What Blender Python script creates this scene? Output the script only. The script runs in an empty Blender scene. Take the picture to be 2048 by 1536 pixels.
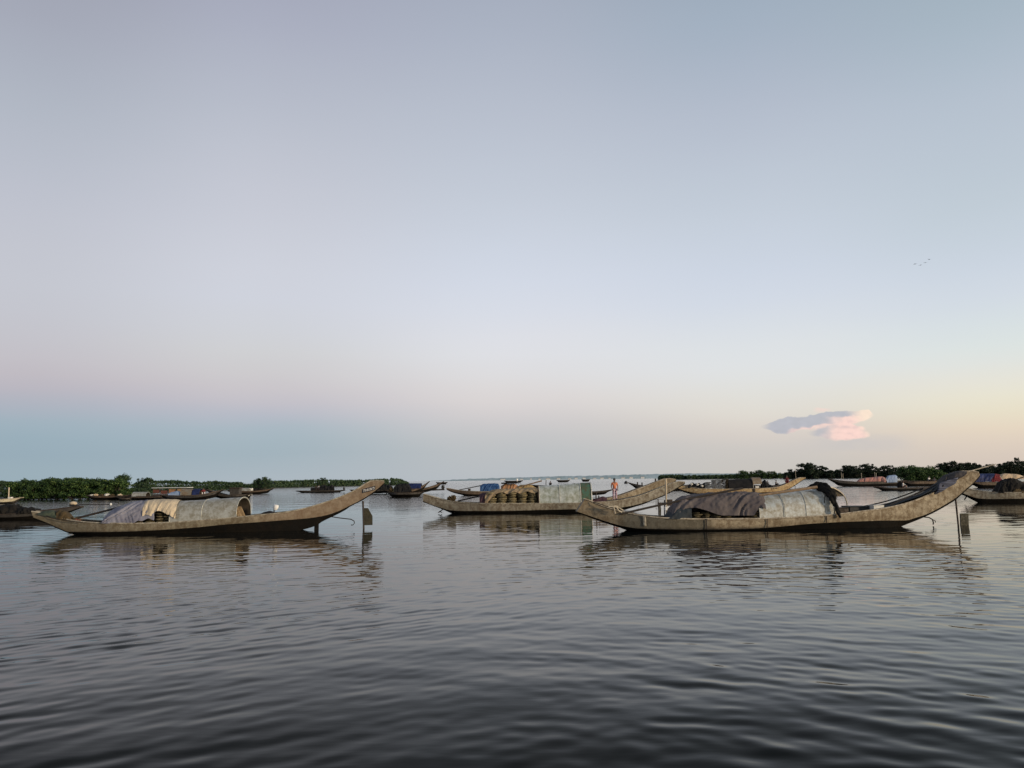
import bpy, math, random
import numpy as np
from mathutils import Vector, Matrix, noise

scene = bpy.context.scene
col = scene.collection
random.seed(7)
PI = math.pi

# ------------------------------------------------------------------ camera
FPX = 1500.0
CAM = Vector((0, 0, 1.8))
PITCH, ROLL = math.radians(7.24), 0.0125
F = Vector((0, math.cos(PITCH), math.sin(PITCH)))
R0 = Vector((1, 0, 0)); U0 = Vector((0, -math.sin(PITCH), math.cos(PITCH)))
R = (R0 * math.cos(ROLL) - U0 * math.sin(ROLL)).normalized()
U = (U0 * math.cos(ROLL) + R0 * math.sin(ROLL)).normalized()
cd = bpy.data.cameras.new('camera'); cam = bpy.data.objects.new('camera', cd); col.objects.link(cam)
cam.matrix_world = Matrix(((R.x, U.x, -F.x, CAM.x), (R.y, U.y, -F.y, CAM.y), (R.z, U.z, -F.z, CAM.z), (0, 0, 0, 1)))
cd.sensor_width = 36; cd.lens = 36 * FPX / 2048; cd.clip_start = 0.1; cd.clip_end = 60000
scene.camera = cam
scene.view_settings.view_transform = 'Standard'; scene.view_settings.look = 'None'
scene.view_settings.exposure = 0; scene.view_settings.gamma = 1

def ray(px, py):
    return (F + R * ((px - 1024) / FPX) + U * ((768 - py) / FPX))
def P(px, py, Y):
    d = ray(px, py); return CAM + d * (Y / d.y)
def horizon(px):
    lo, hi = 700, 1200
    for _ in range(30):
        m = (lo + hi) / 2
        if ray(px, m).z > 0: lo = m
        else: hi = m
    return lo
def depth_at(px, py):
    d = ray(px, py); t = -CAM.z / d.z; return t * d.y

def s2l(c):
    return tuple(((v / 255) / 12.92 if v / 255 <= 0.04045 else ((v / 255 + 0.055) / 1.055) ** 2.4) for v in c)

# ------------------------------------------------------------------ object helpers
def tag(o, label=None, cat=None, group=None, kind=None):
    if label: o['label'] = label
    if cat: o['category'] = cat
    if group: o['group'] = group
    if kind: o['kind'] = kind
    return o
def empty(name, loc=(0, 0, 0), rz=0.0):
    o = bpy.data.objects.new(name, None); col.objects.link(o)
    o.location = loc; o.rotation_euler = (0, 0, rz); o.empty_display_size = 0.2
    return o
def thing(name, label, cat, loc, rz=0, group=None):
    return tag(empty(name, loc, rz), label, cat, group)
def dup(root, loc, rz, scale, label=None):
    r = root.copy(); col.objects.link(r); r.location = loc; r.rotation_euler = (0, 0, rz); r.scale = scale
    if label: r['label'] = label
    for ch in list(root.children):
        c = ch.copy(); col.objects.link(c); c.parent = r
    return r

class MB:
    def __init__(s): s.v = []; s.f = []
    def add(s, v, f):
        b = len(s.v); s.v += [tuple(p) for p in v]; s.f += [tuple(i + b for i in q) for q in f]; return s
    def hexa(s, p):
        return s.add(p, [(0, 3, 2, 1), (4, 5, 6, 7), (0, 1, 5, 4), (1, 2, 6, 5), (2, 3, 7, 6), (3, 0, 4, 7)])
    def box(s, c, d, rz=0, ry=0):
        m = Matrix.Rotation(rz, 3, 'Z') @ Matrix.Rotation(ry, 3, 'Y'); c = Vector(c)
        q = [c + m @ Vector((x * d[0] / 2, y * d[1] / 2, z * d[2] / 2)) for z in (-1, 1) for x, y in ((-1, -1), (1, -1), (1, 1), (-1, 1))]
        return s.hexa(q)
    def grid(s, rows, closed=False):
        n, m = len(rows), len(rows[0]); v = [p for r in rows for p in r]; f = []
        for i in range(n - 1):
            for j in range(m if closed else m - 1):
                k = (j + 1) % m; f.append((i * m + j, i * m + k, (i + 1) * m + k, (i + 1) * m + j))
        return s.add(v, f)
    def tube(s, pts, r, seg=8, flat=1.0):
        pts = [Vector(p) for p in pts]; n = len(pts); rr = r if isinstance(r, (list, tuple)) else [r] * n
        rows = []
        for i, p in enumerate(pts):
            t = (pts[min(i + 1, n - 1)] - pts[max(i - 1, 0)]).normalized()
            a = Vector((0, 0, 1)) if abs(t.z) < 0.9 else Vector((1, 0, 0))
            u = t.cross(a).normalized(); w = u.cross(t).normalized()
            rows.append([p + (u * math.cos(2 * PI * k / seg) + w * flat * math.sin(2 * PI * k / seg)) * rr[i] for k in range(seg)])
        b = len(s.v); s.grid(rows, True)
        s.f.append(tuple(b + k for k in range(seg))[::-1]); s.f.append(tuple(b + (n - 1) * seg + k for k in range(seg)))
        return s
    def lathe(s, c, prof, seg=16, sx=1, sy=1):
        rows = [[(c[0] + r * sx * math.cos(2 * PI * k / seg), c[1] + r * sy * math.sin(2 * PI * k / seg), c[2] + z) for k in range(seg)] for r, z in prof]
        return s.grid(rows, True)
    def blob(s, c, rad, amp=0.15, fr=2.0, seed=0, nu=20, nv=12):
        rows = []
        for i in range(nv + 1):
            a = PI * i / nv; row = []
            for j in range(nu):
                b = 2 * PI * j / nu; d = Vector((math.sin(a) * math.cos(b), math.sin(a) * math.sin(b), math.cos(a)))
                k = 1 + amp * noise.noise(d * fr + Vector((seed, seed * .7, 1))) * 1.6
                row.append((c[0] + d.x * rad[0] * k, c[1] + d.y * rad[1] * k, c[2] + d.z * rad[2] * k))
            rows.append(row)
        return s.grid(rows, True)
    def build(s, name, m, parent=None, smooth=True, off=None):
        me = bpy.data.meshes.new(name)
        v = s.v if off is None else [(p[0] - off[0], p[1] - off[1], p[2] - off[2]) for p in s.v]
        me.from_pydata(v, [], s.f); me.update()
        if smooth:
            me.polygons.foreach_set('use_smooth', [True] * len(me.polygons))
            try: me.set_sharp_from_angle(angle=math.radians(42))
            except Exception: pass
        me.materials.append(m)
        o = bpy.data.objects.new(name, me); col.objects.link(o)
        if parent: o.parent = parent
        return o

def pchip(pts):
    xs = np.array([p[0] for p in pts], float); ys = np.array([p[1] for p in pts], float)
    h = np.diff(xs); d = np.diff(ys) / h; n = len(xs); m = np.zeros(n)
    m[0] = d[0]; m[-1] = d[-1]
    for i in range(1, n - 1):
        if d[i - 1] * d[i] > 0:
            w1 = 2 * h[i] + h[i - 1]; w2 = h[i] + 2 * h[i - 1]; m[i] = (w1 + w2) / (w1 / d[i - 1] + w2 / d[i])
    def f(x):
        x = min(max(x, xs[0]), xs[-1]); i = min(int(np.searchsorted(xs, x, 'right')) - 1, n - 2); i = max(i, 0)
        t = (x - xs[i]) / h[i]
        return float((1 + 2 * t) * (1 - t) ** 2 * ys[i] + t * (1 - t) ** 2 * h[i] * m[i] + t * t * (3 - 2 * t) * ys[i + 1] + t * t * (t - 1) * h[i] * m[i + 1])
    return f, xs[0], xs[-1]
def lin(pts):
    xs = [p[0] for p in pts]; ys = [p[1] for p in pts]
    return lambda x: float(np.interp(x, xs, ys))
def sst(a, b, x):
    t = min(max((x - a) / (b - a), 0), 1); return t * t * (3 - 2 * t)

# ------------------------------------------------------------------ materials
class NT:
    def __init__(s, name):
        s.m = bpy.data.materials.new(name); s.m.use_nodes = True; s.t = s.m.node_tree; s.n = s.t.nodes; s.b = s.n['Principled BSDF']
    def new(s, t, **k):
        n = s.n.new(t)
        for a, b in k.items(): setattr(n, a, b)
        return n
    def link(s, a, b): s.t.links.new(a, b)
    def coords(s):
        tc = s.new('ShaderNodeTexCoord'); oi = s.new('ShaderNodeObjectInfo')
        mm = s.new('ShaderNodeMath', operation='MULTIPLY'); mm.inputs[1].default_value = 37.0; s.link(oi.outputs['Random'], mm.inputs[0])
        va = s.new('ShaderNodeVectorMath', operation='ADD'); s.link(tc.outputs['Object'], va.inputs[0]); s.link(mm.outputs[0], va.inputs[1])
        s.raw = tc.outputs['Object']; return va.outputs[0]
    def noise(s, vec, scale, detail=4, rough=.55, stretch=(1, 1, 1)):
        mp = s.new('ShaderNodeMapping'); mp.inputs['Scale'].default_value = stretch; s.link(vec, mp.inputs['Vector'])
        n = s.new('ShaderNodeTexNoise'); n.inputs['Scale'].default_value = scale; n.inputs['Detail'].default_value = detail
        n.inputs['Roughness'].default_value = rough; s.link(mp.outputs[0], n.inputs['Vector']); return n.outputs[0]
    def rng(s, x, a, b, c=0.0, d=1.0):
        n = s.new('ShaderNodeMapRange'); n.interpolation_type = 'SMOOTHSTEP'
        for i, v in zip((1, 2, 3, 4), (a, b, c, d)): n.inputs[i].default_value = v
        s.link(x, n.inputs[0]); return n.outputs[0]
    def mix(s, f, a, b):
        n = s.new('ShaderNodeMix', data_type='RGBA')
        for sock, v in ((n.inputs[0], f), (n.inputs[6], a), (n.inputs[7], b)):
            if isinstance(v, (int, float)): sock.default_value = v
            elif isinstance(v, tuple): sock.default_value = (*v[:3], 1)
            else: s.link(v, sock)
        return n.outputs[2]
    def bump(s, h, strength=.4, dist=.02):
        b = s.new('ShaderNodeBump'); b.inputs['Strength'].default_value = strength; b.inputs['Distance'].default_value = dist
        s.link(h, b.inputs['Height']); s.link(b.outputs[0], s.b.inputs['Normal'])

def weathered(name, c1, c2, stain, spot=(.02, .015, .01), scale=1.0, rough=.75, metal=0, streak=.5, spots=.5, waterline=True, bump=.35, fine=1.0, band=None):
    t = NT(name); v = t.coords()
    big = t.rng(t.noise(v, 1.1 * scale, 5, .6, (.6, 1, 1.5)), .35, .65)
    c = t.mix(big, c1, c2)
    med = t.rng(t.noise(v, 4.5 * scale, 6, .75), .36, .66)
    c = t.mix(med, c, t.mix(0.8, c, stain))
    st = t.rng(t.noise(v, 3.0 * scale, 5, .65, (2.6, 1, .25)), .52 - .12 * streak, .75)
    c = t.mix(st, c, t.mix(min(1, .35 + .5 * streak), c, stain))
    sp = t.rng(t.noise(v, 16 * scale * fine, 4, .75), .66 - .10 * spots, .74)
    c = t.mix(sp, c, t.mix(.75, c, spot))
    lt = t.rng(t.noise(v, 22 * scale, 3, .7, (.5, 1, 1.6)), .60, .72)
    c = t.mix(lt, c, t.mix(.55, c, tuple(min(.7, k * 2.1) for k in c1)))
    sp2 = t.rng(t.noise(v, 9 * scale, 5, .8, (1, 1, 1.8)), .60, .68)
    c = t.mix(sp2, c, t.mix(.45 + .3 * spots, c, spot))
    if band:
        sb = t.new('ShaderNodeSeparateXYZ'); t.link(t.raw, sb.inputs[0])
        for x0, x1, e, bc, amt in band:
            mu = t.new('ShaderNodeMath', operation='MULTIPLY'); t.link(t.rng(sb.outputs[0], x0 - e, x0 + e), mu.inputs[0]); t.link(t.rng(sb.outputs[0], x1 - e, x1 + e, 1, 0), mu.inputs[1])
            m2 = t.new('ShaderNodeMath', operation='MULTIPLY'); t.link(mu.outputs[0], m2.inputs[0]); m2.inputs[1].default_value = amt
            c = t.mix(m2.outputs[0], c, t.mix(.28, bc, c))
    if waterline:
        sx = t.new('ShaderNodeSeparateXYZ'); t.link(t.raw, sx.inputs[0])
        ad = t.new('ShaderNodeMath', operation='MULTIPLY_ADD'); t.link(t.noise(v, 3, 4), ad.inputs[0]); ad.inputs[1].default_value = .16; t.link(sx.outputs[2], ad.inputs[2])
        wl = t.rng(ad.outputs[0], .12, .26, 1, 0)
        c = t.mix(wl, c, t.mix(.8, c, (.012, .011, .009)))
    t.link(c, t.b.inputs['Base Color'])
    t.link(t.rng(med, 0, 1, rough - .12, min(1, rough + .12)), t.b.inputs['Roughness'])
    t.b.inputs['Metallic'].default_value = metal
    t.bump(med, bump, .015)
    return t.m
def cloth(name, c1, c2, scale=1.0, rough=.95, weave=40, streak=0):
    t = NT(name); v = t.coords()
    a = t.rng(t.noise(v, 1.6 * scale, 5, .65, (1, 1, 1)), .38, .62)
    c = t.mix(a, c1, c2)
    b = t.rng(t.noise(v, 9 * scale, 5, .7, (1.6, 1, .7)), .4, .75)
    c = t.mix(b, c, t.mix(.4, c, tuple(k * .45 for k in c1)))
    t.link(c, t.b.inputs['Base Color']); t.b.inputs['Roughness'].default_value = rough
    t.b.inputs['Specular IOR Level'].default_value = .15
    t.bump(t.noise(v, weave, 3, .6), .35, .01)
    return t.m
def plain(name, c, rough=.7, var=.35, metal=0, scale=6):
    t = NT(name); v = t.coords()
    n = t.rng(t.noise(v, scale, 5, .65), .3, .7)
    t.link(t.mix(n, tuple(k * (1 - var) for k in c), tuple(min(1, k * (1 + var * .6)) for k in c)), t.b.inputs['Base Color'])
    t.b.inputs['Roughness'].default_value = rough; t.b.inputs['Metallic'].default_value = metal
    t.bump(n, .2, .01)
    return t.m
def leafy(name, dark, light, yellow):
    t = NT(name)
    g = t.new('ShaderNodeNewGeometry'); v = t.coords()
    r = g.outputs['Random Per Island']
    c = t.mix(t.rng(r, 0, 1), dark, light)
    c = t.mix(t.rng(r, .86, 1), c, yellow)
    c = t.mix(t.rng(t.noise(v, .9, 3), .35, .65), c, t.mix(.6, c, dark))
    t.link(c, t.b.inputs['Base Color']); t.b.inputs['Roughness'].default_value = .6
    t.b.inputs['Specular IOR Level'].default_value = .25
    tr = t.new('ShaderNodeBsdfTranslucent'); t.link(c, tr.inputs[0])
    ms = t.new('ShaderNodeMixShader'); ms.inputs[0].default_value = .25
    t.link(t.b.outputs[0], ms.inputs[1]); t.link(tr.outputs[0], ms.inputs[2])
    t.link(ms.outputs[0], t.n['Material Output'].inputs[0])
    return t.m
def straw(name, c1, c2, dark):
    t = NT(name); g = t.new('ShaderNodeNewGeometry'); v = t.coords()
    c = t.mix(t.rng(g.outputs['Random Per Island'], 0, 1), c1, c2)
    c = t.mix(t.rng(t.noise(v, 14, 5, .7, (1, 1, 3)), .45, .7), c, dark); t.b.inputs['Specular IOR Level'].default_value = .08
    t.link(c, t.b.inputs['Base Color']); t.b.inputs['Roughness'].default_value = .9
    t.bump(t.noise(v, 30, 3), .5, .02)
    return t.m

M = {}
M['hull_a'] = weathered('hull_olive', (.215, .19, .132), (.30, .262, .19), (.09, .062, .032), streak=.7, spots=.6, band=[(-7, -3.0, .6, (.10, .085, .05), .6), (3.4, 9, 1.2, (.20, .125, .08), .6)])
M['hull_b'] = weathered('hull_grey_tan', (.31, .285, .225), (.235, .21, .15), (.085, .055, .03), streak=.7, spots=.6)
M['hull_c'] = weathered('hull_ochre', (.355, .295, .20), (.275, .228, .152), (.105, .065, .03), spot=(.03, .018, .01), streak=.6, spots=.8, band=[(-2.9, .12, .25, (.05, .05, .038), 1), (-4.6, -2.9, .3, (.13, .10, .06), .7)])
M['hull_d'] = weathered('hull_yellow', (.52, .40, .21), (.42, .31, .15), (.20, .10, .04), streak=.4, spots=.3)
M['hull_dark'] = weathered('hull_dark', (.045, .04, .035), (.07, .06, .05), (.02, .018, .016), streak=.4, spots=.3)
M['hull_brown'] = weathered('hull_brown', (.17, .12, .075), (.12, .085, .055), (.05, .03, .02), streak=.5, spots=.4)
M['hull_cream'] = weathered('hull_cream', (.62, .55, .38), (.5, .45, .32), (.3, .24, .14), streak=.2, spots=.1, waterline=False)
M['tar'] = weathered('tarred_bottom', (.010, .009, .008), (.018, .015, .012), (.006, .006, .006), streak=.3, spots=.2, rough=.6, waterline=False)
M['tar'].node_tree.nodes['Principled BSDF'].inputs['Specular IOR Level'].default_value = .15
M['deck'] = weathered('deck_planks', (.06, .05, .04), (.09, .075, .055), (.03, .024, .02), streak=.2, waterline=False)
M['rim_a'] = weathered('rim_olive', (.46, .42, .33), (.34, .31, .24), (.12, .085, .05), streak=.2, waterline=False, scale=1.6)
M['rim_c'] = weathered('rim_ochre', (.54, .48, .38), (.4, .35, .27), (.13, .09, .05), streak=.2, waterline=False, scale=1.6)
M['sheet'] = weathered('zinc_sheet', (.46, .465, .43), (.38, .385, .35), (.17, .15, .10), spot=(.12, .09, .05), rough=.5, metal=.25, streak=.3, spots=.1, waterline=False, bump=.15)
M['sheet_c'] = weathered('pale_zinc_sheet', (.58, .61, .60), (.47, .505, .50), (.20, .165, .10), spot=(.13, .08, .04), rough=.5, metal=.25, streak=.3, spots=.35, waterline=False, bump=.15)
M['sheet_b'] = weathered('greenish_zinc_sheet', (.52, .56, .53), (.60, .62, .58), (.20, .22, .15), spot=(.1, .08, .04), rough=.5, metal=.2, streak=.6, spots=.2, waterline=False, bump=.15)
M['sheet_in'] = weathered('roof_lining', (.05, .04, .03), (.08, .06, .04), (.02, .015, .01), waterline=False)
M['sheet_rust'] = weathered('rusty_sheet', (.21, .23, .20), (.25, .20, .14), (.17, .10, .05), rough=.6, metal=.2, waterline=False)
M['seam'] = plain('seam_metal', (.50, .50, .44), .5)
M['green_door'] = weathered('green_paint', (.03, .13, .09), (.05, .16, .11), (.09, .05, .02), streak=.8, spots=.6, waterline=False)
M['wood_dark'] = weathered('dark_wood', (.045, .03, .02), (.07, .045, .03), (.02, .014, .01), waterline=False, scale=2)
M['wood_blade'] = weathered('rudder_wood', (.03, .026, .014), (.055, .045, .02), (.02, .02, .01), waterline=False, scale=3)
M['wood_tan'] = weathered('tan_wood', (.45, .33, .19), (.36, .25, .13), (.2, .12, .06), waterline=False, scale=3)
M['bamboo'] = plain('bamboo', (.22, .15, .09), .6)
M['pole_dark'] = plain('dark_pole', (.03, .022, .017), .7)
M['iron'] = plain('rusty_iron', (.02, .015, .012), .7)
M['rope'] = plain('pale_rope', (.48, .42, .32), .9)
M['tarp_blue'] = cloth('slate_cloth', (.17, .17, .22), (.27, .27, .32), .8)
M['tarp_cream'] = cloth('cream_cloth', (.60, .50, .36), (.50, .42, .31), 1.2)
M['tarp_mauve'] = cloth('mauve_cloth', (.14, .122, .120), (.088, .078, .085), .8)
M['tarp_dark'] = cloth('dark_cloth', (.035, .045, .055), (.05, .055, .06), 1)
M['tarp_black'] = cloth('black_cloth', (.012, .013, .015), (.022, .022, .023), 1.5)
M['tarp_strong_blue'] = cloth('blue_plastic', (.02, .06, .17), (.05, .12, .26), 1.5, .6)
M['tarp_navy'] = cloth('navy_plastic', (.012, .018, .06), (.025, .04, .13), 1.5, .6)
M['tarp_orange'] = cloth('orange_cloth', (.40, .21, .11), (.22, .13, .07), 1.5)
M['tarp_yellow'] = cloth('yellow_net', (.42, .31, .15), (.27, .19, .09), 3)
M['tarp_pink'] = cloth('pink_cloth', (.42, .20, .17), (.36, .22, .2), 1)
M['tarp_skyblue'] = cloth('light_blue_plastic', (.25, .34, .50), (.3, .38, .52), 1, .6)
M['tarp_red'] = cloth('red_cloth', (.21, .035, .04), (.10, .03, .035), 2)
M['tarp_beige'] = cloth('beige_cloth', (.55, .42, .28), (.48, .38, .26), 1)
M['tarp_brown'] = cloth('net_cover', (.27, .20, .13), (.34, .26, .16), 2.5)
M['tarp_purple'] = cloth('purple_cloth', (.06, .035, .045), (.09, .05, .06), 2)
M['net_green'] = cloth('green_net', (.07, .085, .06), (.045, .06, .05), 4, weave=90)
M['net_brown'] = cloth('brown_net', (.085, .06, .03), (.06, .045, .025), 4, weave=90)
M['net_black'] = cloth('black_net', (.010, .010, .010), (.02, .018, .016), 4, weave=90)
M['net_grey'] = cloth('grey_cover', (.05, .048, .05), (.075, .068, .07), 2)
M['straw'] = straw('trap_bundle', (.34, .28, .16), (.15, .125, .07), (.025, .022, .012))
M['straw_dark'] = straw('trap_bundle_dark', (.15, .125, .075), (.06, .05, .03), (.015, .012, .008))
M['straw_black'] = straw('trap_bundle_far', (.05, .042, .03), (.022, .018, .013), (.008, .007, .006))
M['white'] = plain('white_plastic', (.75, .75, .73), .5, .12)
M['white_dirty'] = plain('foam', (.68, .66, .6), .8, .2)
M['black'] = plain('black_rubber', (.012, .012, .012), .6)
M['plate'] = plain('plate_black', (.01, .01, .02), .5)
M['skin'] = plain('skin', (.17, .085, .055), .6, .1)
M['hair'] = plain('hair', (.008, .006, .005), .6, .1)
M['pants'] = cloth('patterned_trousers', (.55, .42, .48), (.18, .08, .14), 6)
M['grey_cloth'] = cloth('grey_shirt', (.2, .2, .2), (.14, .14, .15), 3)
M['white_cloth'] = cloth('white_shirt', (.7, .68, .66), (.6, .58, .56), 3)
M['dark_shirt'] = cloth('dark_shirt', (.02, .02, .025), (.03, .03, .03), 3)
M['orange_shirt'] = cloth('orange_shirt', (.62, .22, .11), (.5, .2, .12), 3)
M['rust_red'] = plain('rust_red', (.13, .045, .03), .8)
M['bird'] = plain('bird_feathers', (.03, .035, .045), .8)
M['house_wall'] = plain('pale_wall', (.62, .64, .64), .8, .1)
M['house_roof'] = plain('far_roof', (.38, .36, .36), .8, .1)
M['mud'] = plain('mud', (.035, .04, .028), .9)
M['leaf_left'] = leafy('mangrove_leaves', (.014, .036, .010), (.105, .185, .055), (.23, .30, .09))
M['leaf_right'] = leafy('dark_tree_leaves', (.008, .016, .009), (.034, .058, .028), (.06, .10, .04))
M['leaf_green'] = leafy('bright_bush_leaves', (.022, .05, .016), (.095, .165, .05), (.18, .25, .08))
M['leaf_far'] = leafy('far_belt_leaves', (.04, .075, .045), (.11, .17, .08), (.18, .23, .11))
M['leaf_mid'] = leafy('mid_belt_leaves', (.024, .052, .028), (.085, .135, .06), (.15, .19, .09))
M['bark'] = plain('bark', (.05, .042, .035), .9)

# ------------------------------------------------------------------ frames
class Frame:
    """local boat frame: s along the boat, l across (negative = towards the viewer), z up"""
    def __init__(s, O, psi=0.0):
        s.O = Vector(O); s.psi = psi; s.a = Vector((math.cos(psi), math.sin(psi), 0)); s.n = Vector((-math.sin(psi), math.cos(psi), 0))
    def hit(s, px, py, lat=0.0):
        d = ray(px, py); t = ((s.O - CAM).dot(s.n) + lat) / d.dot(s.n); p = CAM + d * t
        return Vector(((p - s.O).dot(s.a), lat, p.z))
    def world(s, q): return s.O + s.a * q[0] + s.n * q[1] + Vector((0, 0, q[2]))
    def root(s, name, label, cat, q=(0, 0, 0), group=None):
        return thing(name, label, cat, s.world(q), s.psi, group)
def frame_for(pxc, ywl, psi=0.0, D=None):
    if D is None: D = depth_at(pxc, ywl)
    p = P(pxc, ywl, D); return Frame((p.x, D, 0), psi)

class Boat: pass
def make_boat(name, label, fr, top, chine, keel, beam, mats, eL=.28, eR=.25, rL=.28, rR=.42, n=90, group=None, deckdrop=.16, rim=.028, cat='boat', rows=4):
    ft, t0, t1 = pchip(top); fc, c0, c1 = pchip(chine); fk, k0, k1 = pchip(keel)
    B = Boat(); B.fr = fr; B.root = fr.root(name, label, cat, group=group)
    hw = lambda t: beam / 2 * (eL + (1 - eL) * sst(0, rL, t)) * (eR + (1 - eR) * (1 - sst(1 - rR, 1, t)))
    T, C, K, W = [], [], [], []
    for i in range(n + 1):
        t = i / n; w = hw(t)
        xt = t0 + (t1 - t0) * t; xc = c0 + (c1 - c0) * t; xk = k0 + (k1 - k0) * t
        a = fr.hit(xt, ft(xt), -w); c = fr.hit(xc, fc(xc), -w * .95); k = fr.hit(xk, fk(xk), -w * .45)
        if c.z > a.z - .01: c.z = a.z - .01
        if k.z > c.z - .01: k.z = c.z - .01
        k.z = max(k.z, -.25)
        T.append(a); C.append(c); K.append(k); W.append(w)
    B.T, B.C, B.K, B.W = T, C, K, W
    ss = [p.x for p in T]
    B.zt = lambda s: float(np.interp(s, ss, [p.z for p in T])); B.w = lambda s: float(np.interp(s, ss, W))
    mir = lambda p: Vector((p.x, -p.y, p.z))
    def side(i, f, out=0.0):
        p = T[i].lerp(C[i], f); bulge = math.sin(PI * f) * .02 + noise.noise(Vector((T[i].x * .8, f * 1.5, beam))) * .018
        return Vector((p.x, p.y - bulge - out, p.z))
    B.side = side
    mb = MB()
    for m in (lambda p: p, mir):
        mb.grid([[m(side(i, j / rows)) for i in range(n + 1)] for j in range(rows + 1)])
    for i in (0, n):
        mb.add([T[i], C[i], mir(C[i]), mir(T[i])], [(0, 1, 2, 3)])
    B.hull = mb.build('hull', mats[0], B.root)
    mb = MB(); q = [[C[i], K[i], mir(K[i]), mir(C[i])] for i in range(n + 1)]
    mb.grid([[r[j] + Vector((0, 0, -.002)) for r in q] for j in range(4)])
    for i in (0, n): mb.add(q[i], [(0, 1, 2, 3)])
    mb.build('hull_bottom', mats[1], B.root)
    mb = MB(); rows_ = []
    for i in range(2, n - 1):
        w = W[i]; z = T[i].z; x = T[i].x; zd = max(z - deckdrop, K[i].z + .05); wi = max(w - .03, .01); wd = max(w - .06, .008)
        rows_.append([(x, -wi, z), (x, -wd, zd), (x, wd, zd), (x, wi, z)])
    mb.grid(rows_); mb.build('deck', mats[2], B.root, smooth=False)
    if rim:
        for sgn in (1, -1):
            MB().tube([(T[i].x, T[i].y * sgn, T[i].z) for i in range(0, n + 1, 2)], rim, 6).build('gunwale', mats[3], B.root)
    return B

def strip_on_side(B, px0, px1, f0, f1, mat, name='patch', out=.006):
    """a band lying on the near side planking between two pixel columns"""
    def at(lst, x, k): return float(np.interp(x, [p.x for p in lst], [p[k] for p in lst]))
    rows = []
    for j in range(7):
        f = f0 + (f1 - f0) * j / 6; r = []
        for i in range(4):
            x = B.fr.hit(px0 + (px1 - px0) * i / 3, 1030, -.7).x
            l = at(B.T, x, 1) * (1 - f) + at(B.C, x, 1) * f; z = at(B.T, x, 2) * (1 - f) + at(B.C, x, 2) * f
            r.append((x, l - .045 - out, z))
        rows.append(r)
    solid(MB().grid(rows).build(name, mat, B.root), .01)

def roof(B, nb, tp, wr, mat, k=0.0, n=26, m=26, thick=.025, seams=(), name='roof', inner=None, power=.85, root=None, seam_r=.018):
    fr = B.fr; root = root or B.root
    nbp = [fr.hit(x, y, -wr) for x, y in nb]; tpp = [fr.hit(x, y, 0) for x, y in tp]
    zb = lin([(p.x, p.z) for p in nbp]); zt = lin([(p.x, p.z) for p in tpp]); s0, s1 = nbp[0].x, nbp[-1].x
    def pt(u, a, d=0):
        f = (1 - math.cos(a)) / 2; s = s0 + u * (s1 - s0 + k * f)
        b, t = zb(s), zt(s); return Vector((s, -(wr - d) * math.cos(a), b + (t - d - b) * math.sin(a) ** power if math.sin(a) > 0 else b))
    A = [PI * j / m for j in range(m + 1)]
    mb = MB(); rows = []
    for i in range(n + 1):
        u = i / n; o = [pt(u, a) for a in A]; inn = [pt(u, a, thick) for a in reversed(A)]; rows.append(o + inn)
    mb.grid(rows, True)
    L = 2 * (m + 1)
    for e in (0, n):
        for j in range(m): mb.f.append((e * L + j, e * L + j + 1, e * L + L - 2 - j, e * L + L - 1 - j))
    o = mb.build(name, mat, root)
    if inner:
        MB().grid([[pt(i / n, a, thick + .004) for a in A] for i in range(n + 1)]).build('roof_lining', inner, root)
    for u in seams:
        MB().tube([pt(u, a, -.004) for a in A], seam_r, 6).build('seam', M['seam'], root)
    return pt

def tarp(fr, nb, tp, w, mat, name, label, cat, hem=None, folds=(14, .035, .6), n=110, m=40, box=.75, seed=0, rough=.03, group=None, parent=None, wob=.0, part=None):
    """cloth draped over a load: a lofted arch with folds; hem(u) lifts the near edge"""
    nbp = [fr.hit(x, y, -w) for x, y in nb]; tpp = [fr.hit(x, y, 0) for x, y in tp]
    zb = lin([(p.x, p.z) for p in nbp]); ftp, a0, a1 = pchip([(p.x, p.z) for p in tpp]); s0, s1 = a0, a1; n0, n1 = nbp[0].x, nbp[-1].x
    rows = []; fq, fa, sl = folds
    for i in range(n + 1):
        u = i / n; s = s0 + (s1 - s0) * u; sn = n0 + (n1 - n0) * u; b = zb(sn); t = max(ftp(s), b + .02); row = []
        h0 = hem(u) if hem else 0
        endw = 1 - .35 * (1 - min(1, u * 9)) - .3 * (1 - min(1, (1 - u) * 9)) if wob else 1
        for j in range(m + 1):
            v = j / m; a = h0 * PI / 2 + (PI - h0 * PI / 2) * v
            ca, sa = math.cos(a), max(math.sin(a), 0)
            lat = -w * endw * math.copysign(abs(ca) ** box, ca); z = b + (t - b) * sa ** box
            down = abs(ca) ** 1.2
            ph = fq * (s + sl * (1 - sa) * (1 if ca > 0 else -1)) + 2.6 * noise.noise(Vector((s * 1.3, v * 1.2, seed)))
            d = fa * 2.6 * (noise.noise(Vector((ph * .42, v * .9, seed))) + .45 * noise.noise(Vector((ph * 1.1, v * 1.4, seed + 5)))) * (.25 + .75 * down) * (.6 + .8 * noise.noise(Vector((s * .9, 3, seed + v))))
            d += rough * noise.noise(Vector((s * 3, lat * 3 + seed, z * 3))) + rough * .5 * noise.noise(Vector((s * 9, lat * 8 + seed, z * 9)))
            row.append((s + (sn - s) * min(1, max(0, -lat / w)), lat - d * ca * 1.0, max(z + d * sa * .8, b - .01 if h0 == 0 else -1)))
        rows.append(row)
    off = ((s0 + s1) / 2, 0, zb((s0 + s1) / 2))
    mb = MB().grid(rows)
    if parent: return mb.build(part or name, mat, parent)
    o = mb.build(name, mat, None, off=off); o.location = fr.world(off); o.rotation_euler = (0, 0, fr.psi)
    return tag(o, label, cat, group)

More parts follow.
